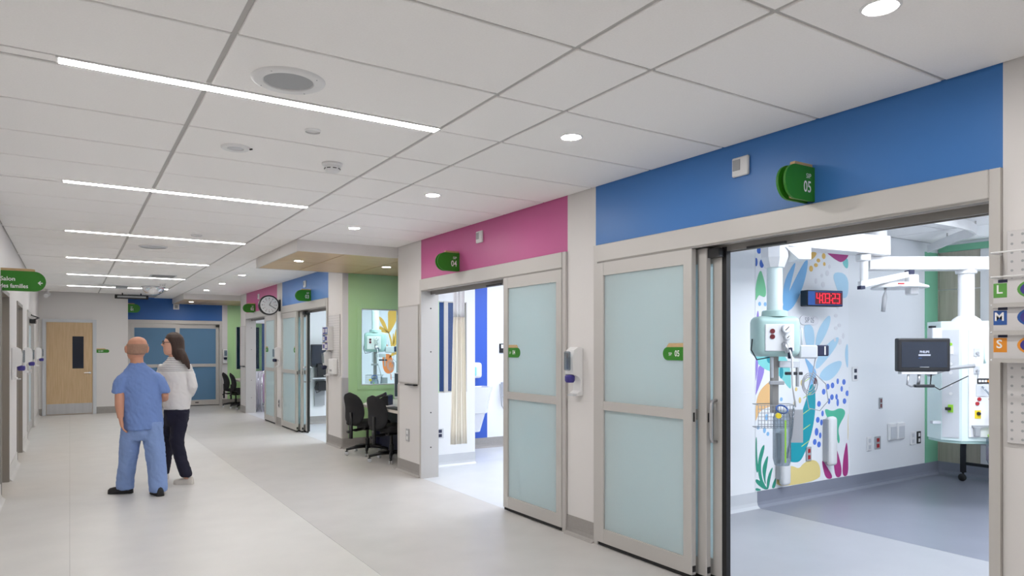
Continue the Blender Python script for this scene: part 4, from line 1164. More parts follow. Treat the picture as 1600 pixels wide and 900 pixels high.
    MB().lathe([(.058, .55), (.07, .60), (.07, .93), (.055, .97), (.05, .99)], (.01, -.13, 0), (0, 0, 1), 20).build('suction_canister', 'clear_plastic', t, 40, **L)
    MB().box(.005, .017, -.203, -.199, .58, .92).build('fill_scale', 'lime', t, **L)
    MB().tube([(.01 + .045 * math.cos(a * PI / 8), -.13 + .03 * math.sin(a * PI / 8), 1.0 + .03 * math.sin(a * PI / 8)) for a in range(17)], .007, 6).build('blue_hose', 'label_blue', t, True, **L)
    MB().lathe([(.022, 0), (.022, .02)], (-.045, -.19, .955), (0, -1, 0), 12).build('yellow_knob', 'yellow', t, **L)
    MB().tube([(.12, -.1, 1.03), (.10, -.1, .8), (.08, -.1, .7), (.06, -.1, .6)], .008, 6).build('hose', 'clear_plastic', t, True, **L)
    return t
b1 = boom('pale green equipment boom hanging before the leafy mural', 'equipment booms')
b3 = copy_tree(b1); b3.location = (4.40, 11.25, 0); b3['label'] = 'pale equipment boom seen through the alcove window'

# ---- service boom (right)
t = thing('service_boom', 'tall white service pendant with gas outlets in near room', 'medical boom', (6.97, 3.15, 0), R0)
L = dict(local=True)
hx, hy = -.89, -.10
MB().prism([(0, 0), (1.12, 0), (1.12, .115), (0, .115)], (hx - .04, -.09, 2.213), (1, .0, 0), (0, 0, 1), (0, .18, 0)).build('arm', 'white_plastic', t, **L)
MB().lathe([(.085, 2.18), (.09, 2.212)], (0, 0, 0), (0, 0, 1), 20).build('joint', 'white_plastic', t, 40, **L)
MB().lathe([(.066, 1.76), (.066, 2.18)], (0, 0, 0), (0, 0, 1), 20).build('column', 'white_plastic', t, 40, **L)
MB().lathe([(.12, 1.742), (.11, 1.76), (.07, 1.79)], (0, 0, 0), (0, 0, 1), 20).build('flange', 'white_plastic', t, 40, **L)
MB().prism([(-.245, -.02), (-.24, .2), (.30, .2), (.30, -.14), (-.13, -.14)], (0, 0, .655), (1, 0, 0), (0, 1, 0), (0, 0, 1.085)).build('head', 'mint_pale', t, **L)
MB().prism([(-.235, 0), (-.235, .19), (.29, .19), (.29, -.13), (-.13, -.13)], (0, 0, .63), (1, 0, 0), (0, 1, 0), (0, 0, .025)).build('head_base', 'mint_plastic', t, **L)
fp = MB().box(-.075, .225, -.15, -.141, .69, 1.672, bev=.003).build('front_panel', 'white_plastic', t, **L)
u = Vector((.115, -.12, 0)).normalized(); n = Vector((u.y, -u.x, 0))
if n.y > 0: n = -n
MB().prism([(0.01, 0), (.145, 0), (.145, .98), (0.01, .98)], Vector((-.245, -.02, .68)), u, (0, 0, 1), n * .006).build('side_panel', 'pale_plastic', t, **L)
for k, z in enumerate((1.53, 1.48, 1.35, 1.27, 1.16, 1.08)):
    MB().lathe([(.014, 0), (.014, .004)], Vector((-.245, -.02, z)) + u * .08 + n * .006, n, 12).build('port', 'white_plastic' if k > 1 else 'lime', t, **L)
for z in (1.47, .94):
    MB().prism([(.06, 0), (.10, 0), (.10, .07), (.06, .07)], Vector((-.245, -.02, z - .03)) + n * .006, u, (0, 0, 1), n * .01).build('connector', 'lime' if z < 1 else 'white_plastic', t, **L)
MB().prism([(.04, .02), (.085, .02), (.085, .045), (.04, .045)], Vector((-.245, -.02, .91)) + n * .0162, u, (0, 0, 1), n * .012).build('plug', 'black_plastic', t, **L)
box_l = lambda nm, mm, par, *d, bev=0: MB().box(*d, bev=bev).build(nm, mm, par, local=True)
box_l('socket_strip', 'black_plastic', fp, -.0, .145, -.158, -.1501, 1.175, 1.222)
for k in range(5):
    box_l('socket', 'white_plastic' if k < 3 else 'label_orange', fp, .008 + k * .027, .028 + k * .027, -.161, -.1581, 1.188, 1.208)
box_l('outlet_plate', 'pale_plastic', fp, -.012, .145, -.156, -.1501, 1.06, 1.17, bev=.004)
for (x, z) in ((.018, 1.035), (.0, .995), (.12, 1.035), (.13, .995)):
    MB().lathe([(.017, 0), (.017, .008)], (x, -.1501, z), (0, -1, 0), 14).build('red_outlet', 'red', fp, **L)
box_l('warning_plate', 'yellow', fp, -.022, .032, -.154, -.1501, .86, .935)
MB().lathe([(.018, 0), (.014, .015)], (.01, -.1541, .905), (0, -1, 0), 12).build('rotary_switch', 'black_plastic', fp, **L)
for (x, z) in ((-.005, 1.45), (-.005, 1.29)):
    box_l('gas_outlet', 'pale_plastic', fp, x - .028, x + .028, -.158, -.1501, z - .03, z + .045, bev=.004)
    MB().lathe([(.014, 0), (.014, .012)], (x, -.158, z), (0, -1, 0), 12).build('gas_socket', 'grey_plastic', fp, **L)
MB().tube([(.045, -.18, 1.56), (.045, -.18, 1.40), (.05, -.18, 1.36)], [.004, .004, .012], 8).build('oxygen_probe', 'mint_plastic', fp, True, **L)
MB().tube([(-.005, -.165, 1.42), (-.01, -.18, 1.3), (-.005, -.165, 1.22)], .004, 5).build('thin_cord', 'pale_plastic', fp, True, **L)
MB().box(.232, .262, -.16, -.141, 1.15, 1.19).box(.232, .262, -.16, -.141, 1.28, 1.32).build('hinge', 'pale_plastic', t, **L)['kind'] = 'stuff'
MB().ball((.19, -.20, .94), (.055, .05, .06), 14).build('regulator', 'white_plastic', t, True, **L)
MB().lathe([(.032, 0), (.032, .02), (.028, .022)], (.20, -.245, .945), (0, -1, 0), 16).build('regulator_gauge', 'clock_face', t, 40, **L)
MB().tube([(.15, -.18, .92), (.09, -.21, .9), (.08, -.22, .8), (.15, -.22, .74), (.24, -.22, .76), (.27, -.2, .86), (.22, -.2, .92)], .008, 6).build('hose', 'white_plastic', t, True, **L)
MB().tube([(.14, -.2, .98), (.06, -.2, 1.1), (.03, -.17, 1.15)], .007, 6).build('hose', 'clear_plastic', t, True, **L)
MB().box(-.05, .26, -.17, -.151, .78, .80).build('rail', 'grey_plastic', t, **L)
MB().box(-.035, .015, -.18, -.151, .70, .785, bev=.006).build('outlet_box', 'grey_plastic', t, **L)
MB().box(.165, .215, -.21, -.151, .72, .80, bev=.006).build('outlet_box', 'grey_plastic', t, **L)
MB().box(.12, .15, -.22, -.171, .77, .86, bev=.006).build('vacuum_valve', 'black_plastic', t, **L)
MB().prism(chaikin([(0, 0), (.11, 0), (.115, .22), (.10, .27), (.01, .27), (-.005, .22)], 1), (.055, -.25, .44), (1, 0, 0), (0, 0, 1), (0, .06, 0)).build('drainage_bag', 'clear_plastic', t, **L)
MB().lathe([(.05, .70), (.055, .715), (.04, .73)], (.11, -.22, 0), (0, 0, 1), 16).build('bag_lid', 'lime', t, 40, **L)
MB().tube([(.06, -.26, .66), (.07, -.27, .6), (.1, -.27, .58), (.13, -.27, .62), (.12, -.26, .7)], .006, 6).build('blue_hose', 'label_blue', t, True, **L)
box_l('monitor_bracket', 'pale_plastic', t, -.33, -.2, -.03, .05, 1.58, 1.68, bev=.006)
box_l('bracket_knob', 'black_plastic', t, -.33, -.29, -.02, .03, 1.681, 1.70)
box_l('side_valve', 'pale_plastic', t, -.32, -.242, -.02, .02, .80, .825)

# ---- patient monitor
t = thing('patient_monitor', 'dark wide patient monitor on an arm by the service pendant', 'monitor', (6.22, 3.16, 1.2), R0)
MB().box(-.227, .227, -.03, .03, .093, .380, bev=.012, seg=2).build('bezel', 'black_plastic', t, **L)
sc_ = MB().box(-.196, .196, -.0325, -.0301, .128, .348).build('screen', 'screen_dark', t, **L)
def ltext(s, size, m, parent, x, y, z, sx=1.0, bold=0):
    o = lettering(s, size, m, None, (x, y, z), (1, 0, 0), (0, 0, 1), sx=sx, bold=bold); o.parent = parent; return o
ltext('PHILIPS', .026, 'screen_text', sc_, 0, -.0332, .262, bold=.0012)
MB().box(-.052, .052, -.0338, -.0326, .228, .242).build('progress_bar', 'screen_text', sc_, **L)
MB().box(-.052, -.025, -.0338, -.0326, .208, .212).build('status_line', 'label_blue', sc_, **L)
MB().box(-.04, .04, -.0338, -.0326, .130, .133).build('caption_line', 'pale_plastic', sc_, **L)
MB().box(-.19, .12, -.02, .04, .068, .092, bev=.004).build('shelf', 'white_plastic', t, **L)
MB().tube([(-.12, 0, .07), (-.13, 0, -.02), (-.10, 0, -.035), (-.02, .02, -.03)], .009, 8).tube([(-.02, .01, .07), (-.03, .01, -.02)], .014, 8).build('tilt_arm', 'steel', t, True, **L)
MB().box(-.07, .1, -.02, .02, -.045, -.02, bev=.006).build('handle', 'mesh_black', t, **L)
MB().tube([(.05, .03, .08), (.12, .1, .06), (.33, .14, .12), (.52, .10, .14)], .018, 8).build('support_arm', 'grey_plastic', t, True, **L)
MB().tube([(.09, .02, .07), (.10, .05, -.02), (.2, .08, -.07), (.45, .08, .05)], .005, 6).build('cable', 'black_plastic', t, True, **L)

# ---- examination light
t = thing('examination_light', 'white ceiling mounted lamp arm with hanging handle', 'lamp', (5.98, 3.54, 2.0), R0)
MB().box(-.055, .04, -.05, .05, .27, .334, bev=.01).lathe([(.033, .29), (.033, .12), (.025, .05)], (0, 0, 0), (0, 0, 1), 14).build('post', 'white_plastic', t, 40, **L)
MB().prism([(-.04, .03), (.40, .13), (.40, .18), (-.04, .09)], (0, -.03, 0), (1, 0, 0), (0, 0, 1), (0, .06, 0)).build('spring_arm', 'white_plastic', t, **L)
MB().box(-.045, -.005, -.032, .032, .02, .05).build('arm_cap', 'navy', t, **L)
MB().box(.38, .43, -.04, .04, .15, .19, bev=.005).build('arm_end', 'navy', t, **L)
MB().box(.385, .47, -.045, .045, -.03, .149, bev=.01).build('lamp_joint', 'white_plastic', t, **L)
MB().lathe([(.02, .075), (.15, .06), (.23, .03), (.235, .015), (.15, .01), (.02, .008)], (.36, .08, .02), (0, 0, 1), 28).build('lamp_head', 'white_plastic', t, 40, **L)
MB().box(.22, .27, -.16, -.145, .05, .062).build('warning_tag', 'red', t, **L)
MB().tube([(.19, 0, .03), (.19, 0, .0), (.185, 0, -.05), (.17, 0, -.18)], [.012, .008, .02, .018], 10).build('lamp_handle', 'grey_plastic', t, True, **L)

# ---- curtain track and stretcher
t = thing('curtain_track', 'curved white curtain track under ceiling of near room', 'curtain track', (7.0, 3.3, 2.6))
pth = [(5.2, 3.22), (6.2, 3.2), (6.75, 3.18), (7.15, 3.2), (7.42, 3.27), (7.6, 3.4), (7.72, 3.56), (7.95, 3.78), (8.25, 4.05), (8.4, 4.2)]
m = MB(); vs = []; fs = []
for i, (x, y) in enumerate(pth):
    a = Vector(pth[max(0, i - 1)]); b = Vector(pth[min(len(pth) - 1, i + 1)])
    d_ = (b - a).normalized(); nn = Vector((-d_.y, d_.x)) * .012
    for s, z in ((1, 2.60), (1, 2.69), (-1, 2.69), (-1, 2.60)): vs.append((x + nn.x * s, y + nn.y * s, z))
for i in range(len(pth) - 1):
    for k in range(4): fs.append((i * 4 + k, i * 4 + (k + 1) % 4, (i + 1) * 4 + (k + 1) % 4, (i + 1) * 4 + k))
fs += [(0, 1, 2, 3), tuple(len(vs) - 4 + k for k in range(4))]
m.add(vs, fs).build('rail', 'white_plastic', t)
for i in (1, 4, 7):
    MB().tube([(pth[i][0], pth[i][1], 2.691), (pth[i][0], pth[i][1], H - .001)], .008, 6).build('hanger', 'aluminium', t)
t = thing('stretcher', 'dark stretcher with curved leg and castors by back wall', 'stretcher', (8.4, 3.2, 0))
for y in (3.86, 2.2):
    lg = MB().tube([(8.47, y, .10), (8.47, y, .35), (8.45, y - .02, .55), (8.36, y - .08, .70)], .032, 8).build('leg', 'mesh_black', t, True)
    MB().tube([(8.47, y, .10), (8.47, y, .055)], .012, 6).lathe([(.03, -.014), (.042, -.008), (.042, .008), (.03, .014)], (8.45, y, .043), (1, 0, 0), 14).build('castor', 'black_rubber', lg, 40)
MB().tube([(8.47, 3.83, .44), (8.47, 2.23, .44)], .014, 8).build('rail', 'grey_plastic', t, True)
MB().tube([(8.47, 3.84, .2), (8.47, 2.22, .2)], .018, 8).build('rail', 'mesh_black', t, True)
MB().box(8.462, 8.478, 3.45, 3.7, .455, .47).build('tag_strip', 'yellow', t)
MB().box(8.15, 8.68, 2.2, 3.72, .58, .76, bev=.04, seg=2).build('mattress', 'navy', t, True)

# ================================================================== SINK ROOM (04)
t = thing('hand_sink', 'white wall hung hand sink with shroud on the blue stripe', 'sink', (4.98, 8.98, .25))
X0, X1 = 4.70, 5.24
def sk(x0, x1, y0, z0, xa, xb, ya, z1, name, mm):
    vs = [(x0, 8.993, z0), (x1, 8.993, z0), (x1, y0, z0), (x0, y0, z0), (xa, 8.993, z1), (xb, 8.993, z1), (xb, ya, z1), (xa, ya, z1)]
    return vs
basin = MB()
o_ = [(4.74, 8.993), (5.22, 8.993), (5.22, 8.72), (5.12, 8.58), (4.84, 8.58), (4.74, 8.72)]
b_ = [(4.80, 8.993), (5.18, 8.993), (5.16, 8.78), (5.08, 8.68), (4.88, 8.68), (4.80, 8.78)]
i_ = [(4.79, 8.96), (5.17, 8.96), (5.17, 8.74), (5.09, 8.63), (4.87, 8.63), (4.79, 8.74)]
n_ = 6
vs = [(x, y, .55) for x, y in b_] + [(x, y, .93) for x, y in o_] + [(x, y, .93) for x, y in i_] + [(4.98 + (x - 4.98) * .6, 8.8 + (y - 8.8) * .6, .78) for x, y in i_]
fs = [tuple(reversed(range(6))), tuple(range(18, 24))]
for r in range(3):
    for k in range(6): fs.append((r * 6 + k, r * 6 + (k + 1) % 6, r * 6 + 6 + (k + 1) % 6, r * 6 + 6 + k))
basin.add(vs, fs).build('basin', 'porcelain', t)
s0 = [(4.87, 8.993), (5.10, 8.993), (5.08, 8.85), (5.03, 8.80), (4.92, 8.80), (4.88, 8.85)]
s1 = [(4.81, 8.993), (5.16, 8.993), (5.14, 8.80), (5.07, 8.71), (4.89, 8.71), (4.81, 8.80)]
MB().add([(x, y, .27) for x, y in s0] + [(x, y, .545) for x, y in s1], [tuple(reversed(range(6))), tuple(range(6, 12))] + [(k, (k + 1) % 6, 6 + (k + 1) % 6, 6 + k) for k in range(6)]).build('shroud', 'porcelain', t)
MB().tube([(4.88, 8.97, .931), (4.88, 8.95, 1.06), (4.88, 8.88, 1.10), (4.88, 8.80, 1.07)], .012, 8).build('faucet', 'chrome', t, True)
t = thing('towel_dispenser', 'white and aqua soap dispenser above the hand sink', 'dispenser', (5.05, 8.99, 1.04))
MB().box(4.94, 5.13, 8.86, 8.993, 1.05, 1.28, bev=.04, seg=3).build('case', 'white_plastic', t, True)
MB().box(4.93, 5.03, 8.85, 8.9, 1.08, 1.22, bev=.02, seg=2).build('window', 'print_aqua', t, True)
MB().tube([(5.0, 8.9, 1.05), (5.0, 8.88, 1.0)], .015, 8).build('nozzle', 'black_plastic', t, True)
t = thing('waste_bin', 'slim black waste bin under the cream curtain', 'bin', (4.53, 8.46, 0))
vs = [(4.47, 8.35, 0), (4.58, 8.35, 0), (4.58, 8.58, 0), (4.47, 8.58, 0), (4.455, 8.33, .45), (4.60, 8.33, .45), (4.60, 8.60, .45), (4.455, 8.60, .45)]
MB().add([(x, y, z) for x, y, z in vs], [(0, 3, 2, 1), (4, 5, 6, 7), (0, 1, 5, 4), (1, 2, 6, 5), (2, 3, 7, 6), (3, 0, 4, 7)]).build('body', 'black_plastic', t)
MB().box(4.453, 4.605, 8.325, 8.605, .4501, .475, bev=.008).build('lid', 'black_plastic', t)
t = thing('privacy_curtain', 'cream hospital curtain with white mesh top bunched by the sink', 'curtain', (3.9, 7.32, .33))
def folds(z0, z1, x0, x1, y, amp, nf, m, name, spread=1.0, nz=8):
    vs = []; fs = []; nx = nf * 8
    for j in range(nz + 1):
        v = j / nz; z = z0 + (z1 - z0) * v
        sp = 1 + (spread - 1) * (1 - v)
        for i in range(nx + 1):
            u = i / nx
            xm = (x0 + x1) / 2
            x = xm + (u - .5) * (x1 - x0) * sp
            yy = y + amp * math.sin(u * nf * 2 * PI) * (.7 + .3 * math.cos(v * 3 + u * 5))
            vs.append((x + .01 * math.sin(u * nf * 4 * PI), yy, z))
    for j in range(nz):
        for i in range(nx): fs.append((j * (nx + 1) + i, j * (nx + 1) + i + 1, (j + 1) * (nx + 1) + i + 1, (j + 1) * (nx + 1) + i))
    o = MB().add(vs, fs).build(name, m, t, True)
    md = o.modifiers.new('thickness', 'SOLIDIFY'); md.thickness = .003
    return o
folds(.36, 1.86, 3.80, 3.95, 7.25, .022, 3, 'curtain_cream', 'cloth', 1.5)
folds(1.86, 2.60, 3.80, 3.95, 7.25, .022, 3, 'curtain_mesh', 'mesh_top')
MB().box(3.61, 5.2, 7.24, 7.26, 2.62, 2.65).build('track', 'aluminium', t)
t = thing('wall_phone', 'grey corded wall handset beside the second sliding door', 'telephone', (5.62, 8.99, .6))
MB().box(5.52, 5.62, 8.93, 8.993, .75, .98, bev=.01).build('cradle', 'pale_plastic', t)
MB().tube([(5.57, 8.91, .76), (5.57, 8.90, .85), (5.57, 8.91, .97)], [.03, .018, .03], 8).build('handset', 'grey_plastic', t, True)
MB().tube([(5.57, 8.93, .76), (5.54, 8.92, .55), (5.50, 8.92, .62), (5.48, 8.94, .95)], .008, 6).build('coiled_cord', 'grey_plastic', t, True)
t = thing('card_reader', 'small black and white card reader on sink room wall', 'card reader', (5.545, 8.99, 1.42))
MB().box(5.50, 5.585, 8.975, 8.9995, 1.42, 1.56, bev=.005).build('case', 'black_plastic', t)
box('keypad', 'white_plastic', t, 5.52, 5.565, 8.971, 8.9749, 1.49, 1.545)

# ================================================================== DISTANT ROOMS
t = thing('orange_mural', 'gold and orange leaf print seen through the alcove window', 'mural', (5.8, 13.6, .15))
box('panel', 'print_ground', t, 5.35, 6.6, 13.594, 13.5995, .151, H - .002)
for (c, pts) in GOLD_LEAVES:
    blade(c, [(max(5.352, p[0]), p[1]) for p in pts], 13.594, t)
t = thing('wall_workstation', 'black computer workstation on wall arm in the light blue room', 'workstation', (4.15, 13.59, .4))
MB().box(3.93, 4.45, 13.40, 13.44, 1.12, 1.56, bev=.008).build('monitor', 'mesh_black', t)
box('screen', 'screen_dark', t, 3.95, 4.43, 13.397, 13.3999, 1.15, 1.54)
MB().box(4.04, 4.42, 13.36, 13.39, .93, 1.19, bev=.008).build('computer_box', 'black_plastic', t)
MB().box(3.93, 4.45, 13.30, 13.55, .89, .915, bev=.004).build('keyboard_tray', 'pale_plastic', t)
MB().box(4.06, 4.34, 13.38, 13.57, .66, .84, bev=.01).build('power_unit', 'black_plastic', t)
MB().box(4.05, 4.25, 13.56, 13.5995, .36, 1.3).build('wall_channel', 'grey_plastic', t)
MB().tube([(4.06, 13.42, .82), (4.0, 13.4, .72), (4.04, 13.4, .62), (4.12, 13.4, .66)], .008, 6).build('cable', 'black_plastic', t, True)
MB().tube([(4.3, 13.4, .75), (4.36, 13.38, .62), (4.33, 13.38, .5), (4.36, 13.5, .45)], .008, 6).build('yellow_cable', 'yellow', t, True)
t = thing('linen_cart', 'chrome cart with pink linen bag in the farthest open room', 'cart', (4.05, 16.9, 0))
for x in (3.76, 4.30):
    for y in (16.72, 17.08):
        lg = MB().tube([(x, y, .09), (x, y, .90)], .012, 8).build('post', 'chrome', t, True)
        MB().lathe([(.03, -.012), (.04, -.006), (.04, .006), (.03, .012)], (x, y, .041), (1, 0, 0), 14).tube([(x, y, .09), (x, y, .06)], .008, 6).build('castor', 'grey_plastic', lg, 40)
for y in (16.72, 17.08):
    MB().tube([(3.76, y, .90), (3.80, y, .94), (4.26, y, .94), (4.30, y, .90)], .012, 8).build('top_rail', 'chrome', t, True)
    MB().tube([(3.76, y, .14), (4.30, y, .14)], .01, 8).build('low_rail', 'chrome', t, True)
MB().box(3.85, 4.27, 16.74, 17.06, .17, .90, bev=.06, seg=3).build('linen_bag', 'linen_pink', t, True)

# ================================================================== PEOPLE
from mathutils import noise
def fuse(mb, name, m, parent, voxel, smooth=6, fac=.6, wrinkle=0.0):
    """melt overlapping closed lofts into one continuous skin"""
    o = mb.build(name, m, parent, True)
    md = o.modifiers.new('remesh', 'REMESH'); md.mode = 'VOXEL'; md.voxel_size = voxel; md.use_smooth_shade = True
    sm = o.modifiers.new('smooth', 'SMOOTH'); sm.factor = fac; sm.iterations = smooth
    dg = bpy.context.evaluated_depsgraph_get(); dg.update()
    me = bpy.data.meshes.new_from_object(o.evaluated_get(dg))
    old = o.data
    o.modifiers.clear(); o.data = me; bpy.data.meshes.remove(old)
    if wrinkle:
        co = [(v.co.copy(), v.normal.copy()) for v in me.vertices]
        for v, (c, n) in zip(me.vertices, co):
            q = Vector((c.x * 11 + c.z * 5, c.y * 11, c.z * 9))
            v.co = c + n * wrinkle * (noise.noise(q) + .6 * (1 - abs(noise.noise(q * 1.9 + Vector((7, 3, 1))))*2.2))
    for p in me.polygons: p.use_smooth = True
    if not me.materials: me.materials.append(M[m])
    return o
def hand(mb, wrist, down, fwd, side, curl=.5):
    """palm and five fingers; down = along the hand, fwd = direction the fingers curl to, side = towards the thumb"""
    w, d, f, s = Vector(wrist), Vector(down).normalized(), Vector(fwd).normalized(), Vector(side).normalized()
    palm = [w, w + d * .03, w + d * .07, w + d * .095]
    for off in (-.026, -.009, .009, .026):
        mb.tube([w + s * off * .5] + [p + s * off for p in palm[1:]], [.022, .019, .018, .014], 8)
    for off, ln in ((.028, .072), (.010, .082), (-.009, .075), (-.027, .058)):
        b = w + d * .09 + s * off
        p1 = b + (d * math.cos(curl * .4) + f * math.sin(curl * .4)) * ln * .45
        p2 = p1 + (d * math.cos(curl * 1.3) + f * math.sin(curl * 1.3)) * ln * .32
        p3 = p2 + (d * math.cos(curl * 2.1) + f * math.sin(curl * 2.1)) * ln * .25
        mb.tube([b, p1, p2, p3], [.0095, .009, .0085, .007], 8)
    b = w + d * .025 + s * .03
    mb.tube([b, b + (d * .8 + s * .5 + f * .3) * .035, b + (d * .95 + s * .45 + f * .5) * .062], [.013, .011, .008], 8)
def shoe(parent, heel, toe, wid, hgt, m, name='shoe', sole='black_rubber'):
    h_, t_ = Vector(heel), Vector(toe)
    L_ = (t_ - h_).length; d = (t_ - h_).normalized(); s = Vector((-d.y, d.x, 0))
    secs = [(-.01, .30, .55), (.04, .62, .95), (.2, .78, 1.0), (.42, .84, .86), (.62, .98, .68), (.8, 1.0, .58), (.93, .78, .48), (1.0, .30, .28)]
    vs = []; fs = []; n = 12
    for (u, w, z) in secs:
        c = h_ + d * L_ * u
        for k in range(n):
            a = 2 * PI * k / n
            zz = .018 + (hgt - .018) * z * max(0, math.sin(a)) if math.sin(a) > 0 else .016
            vs.append(c + s * (wid / 2 * w * math.cos(a)) + Vector((0, 0, zz)))
    for i in range(len(secs) - 1):
        for k in range(n): fs.append((i * n + k, i * n + (k + 1) % n, (i + 1) * n + (k + 1) % n, (i + 1) * n + k))
    fs += [tuple(reversed(range(n))), tuple(range((len(secs) - 1) * n, len(secs) * n))]
    o = MB().add(vs, fs).build(name, m, parent, 50)
    out = [(u, w) for (u, w, z) in secs]
    pts = [(u * L_, wid / 2 * w * 1.04) for u, w in out] + [(u * L_, -wid / 2 * w * 1.04) for u, w in reversed(out)]
    MB().prism(pts, h_ + Vector((0, 0, .0005)), d, s, (0, 0, .018)).build('sole', sole, o)
    return o

# ---- man in blue scrubs walking away
man = thing('person', 'bald person in blue scrubs and black clogs walking away down the corridor', 'person', (.62, 8.05, 0))
b = MB()
b.rings([(.60, 8.05, .70, .15, .10), (.61, 8.05, .95, .14, .095), (.60, 8.05, 1.15, .15, .085), (.595, 8.055, 1.22, .115, .07), (.587, 8.06, 1.27, .08, .06), (.583, 8.06, 1.31, .07, .062), (.58, 8.065, 1.36, .06, .062), (.578, 8.07, 1.42, .06, .066)], 24)
b.rings([(.565, 8.10, 1.375, .035, .05), (.567, 8.092, 1.39, .062, .078), (.572, 8.08, 1.42, .078, .095), (.577, 8.07, 1.46, .087, .105), (.582, 8.06, 1.50, .092, .111), (.584, 8.055, 1.54, .091, .109), (.585, 8.05, 1.572, .080, .095), (.586, 8.045, 1.595, .057, .068), (.586, 8.045, 1.608, .026, .032), (.586, 8.045, 1.611, .006, .008)], 28)
b.tube([(.548, 8.165, 1.505), (.540, 8.192, 1.475), (.545, 8.178, 1.455)], [.010, .016, .010], 8)           # nose
for sx in (-1, 1):
    b.rings([(.578 + sx * .094, 8.05, 1.445, .010, .014), (.578 + sx * .099, 8.045, 1.475, .013, .024), (.578 + sx * .101, 8.04, 1.505, .011, .026), (.578 + sx * .096, 8.045, 1.52, .006, .014)], 10)
b.tube([(.47, 8.05, 1.17), (.445, 8.045, 1.12), (.424, 8.00, 1.02), (.420, 7.97, .92), (.428, 7.945, .80)], [.05, .05, .046, .043, .029], 12)
b.tube([(.755, 8.045, 1.16), (.785, 8.04, 1.10), (.828, 8.05, 1.01), (.842, 8.15, .97), (.82, 8.27, .94)], [.05, .05, .046, .042, .029], 12)
hand(b, (.428, 7.945, .80), (.16, -.02, -1), (.9, .2, -.1), (.1, 1, 0), .55)
hand(b, (.82, 8.27, .94), (-.3, .9, -.1), (-.4, 0, -1), (-.9, -.3, .2), .7)
b.rings([(.52, 8.06, .72, .085, .09), (.51, 8.09, .45, .06, .065), (.485, 8.15, .25, .055, .06), (.475, 8.18, .08, .035, .045), (.475, 8.18, .05, .035, .045)], 16)
b.rings([(.72, 8.02, .72, .085, .09), (.735, 7.98, .45, .06, .065), (.752, 7.94, .25, .055, .06), (.76, 7.91, .08, .035, .045), (.76, 7.91, .05, .035, .045)], 16)
fuse(b, 'body', 'skin_tan', man, .0055, 5, .5)
hr = MB(); vs = []; fs = []
prof = [(1.425, .079, .097, .574, 8.078), (1.45, .088, .106, .576, 8.072), (1.48, .0925, .111, .580, 8.065), (1.51, .0955, .1145, .583, 8.058), (1.535, .0945, .1125, .584, 8.055)]
for (z, rx, ry, cx, cy) in prof:
    for k in range(17):
        a = PI * 1.02 + PI * .96 * k / 16
        vs.append((cx + rx * math.cos(a), cy + ry * math.sin(a), z + (.012 * abs(k - 8) / 8 if z < 1.43 else 0)))
for i in range(4):
    for k in range(16): fs.append((i * 17 + k, i * 17 + k + 1, (i + 1) * 17 + k + 1, (i + 1) * 17 + k))
hair = hr.add(vs, fs).build('hair', 'skin_hair', man, True)
md = hair.modifiers.new('thickness', 'SOLIDIFY'); md.thickness = .004; md.offset = 1
b = MB()
b.rings([(.630, 8.03, .668, .196, .145), (.629, 8.03, .74, .190, .142), (.626, 8.035, .86, .183, .136), (.622, 8.04, .98, .178, .130), (.616, 8.045, 1.10, .186, .126), (.61, 8.05, 1.17, .188, .116), (.604, 8.055, 1.225, .168, .100), (.595, 8.058, 1.27, .128, .088), (.585, 8.06, 1.315, .082, .076), (.583, 8.06, 1.345, .070, .070)], 32)
b.rings([(.418, 8.04, 1.04, .066, .080), (.422, 8.04, 1.06, .070, .084), (.438, 8.045, 1.14, .070, .083), (.47, 8.05, 1.20, .074, .080), (.505, 8.055, 1.235, .070, .070), (.53, 8.055, 1.25, .05, .05)], 20)
b.rings([(.818, 8.03, 1.03, .062, .080), (.814, 8.03, 1.05, .066, .084), (.798, 8.035, 1.12, .068, .083), (.762, 8.045, 1.19, .072, .080), (.72, 8.05, 1.23, .070, .070), (.69, 8.055, 1.25, .05, .05)], 20)
fuse(b, 'scrub_top', 'scrub_top', man, .010, 5, .5, .007)
b = MB()
b.rings([(.627, 8.035, .84, .165, .115), (.627, 8.035, .74, .183, .132), (.625, 8.035, .62, .178, .125), (.623, 8.035, .56, .150, .10)], 28)
b.rings([(.535, 8.05, .74, .095, .125), (.525, 8.06, .60, .098, .118), (.515, 8.085, .47, .090, .105), (.50, 8.12, .32, .084, .098), (.487, 8.15, .18, .082, .096), (.478, 8.17, .08, .082, .098), (.478, 8.17, .045, .078, .094)], 24)
b.rings([(.715, 8.02, .74, .098, .125), (.722, 8.01, .60, .100, .118), (.735, 7.985, .47, .094, .108), (.748, 7.955, .32, .088, .100), (.757, 7.93, .18, .086, .098), (.762, 7.91, .075, .084, .098), (.762, 7.91, .035, .080, .094)], 24)
fuse(b, 'trousers', 'scrub_pants', man, .010, 4, .5, .007)
shoe(man, (.545, 8.135, 0), (.335, 8.255, 0), .105, .095, 'shoe_black')
shoe(man, (.775, 7.80, 0), (.735, 8.05, 0), .105, .095, 'shoe_black')

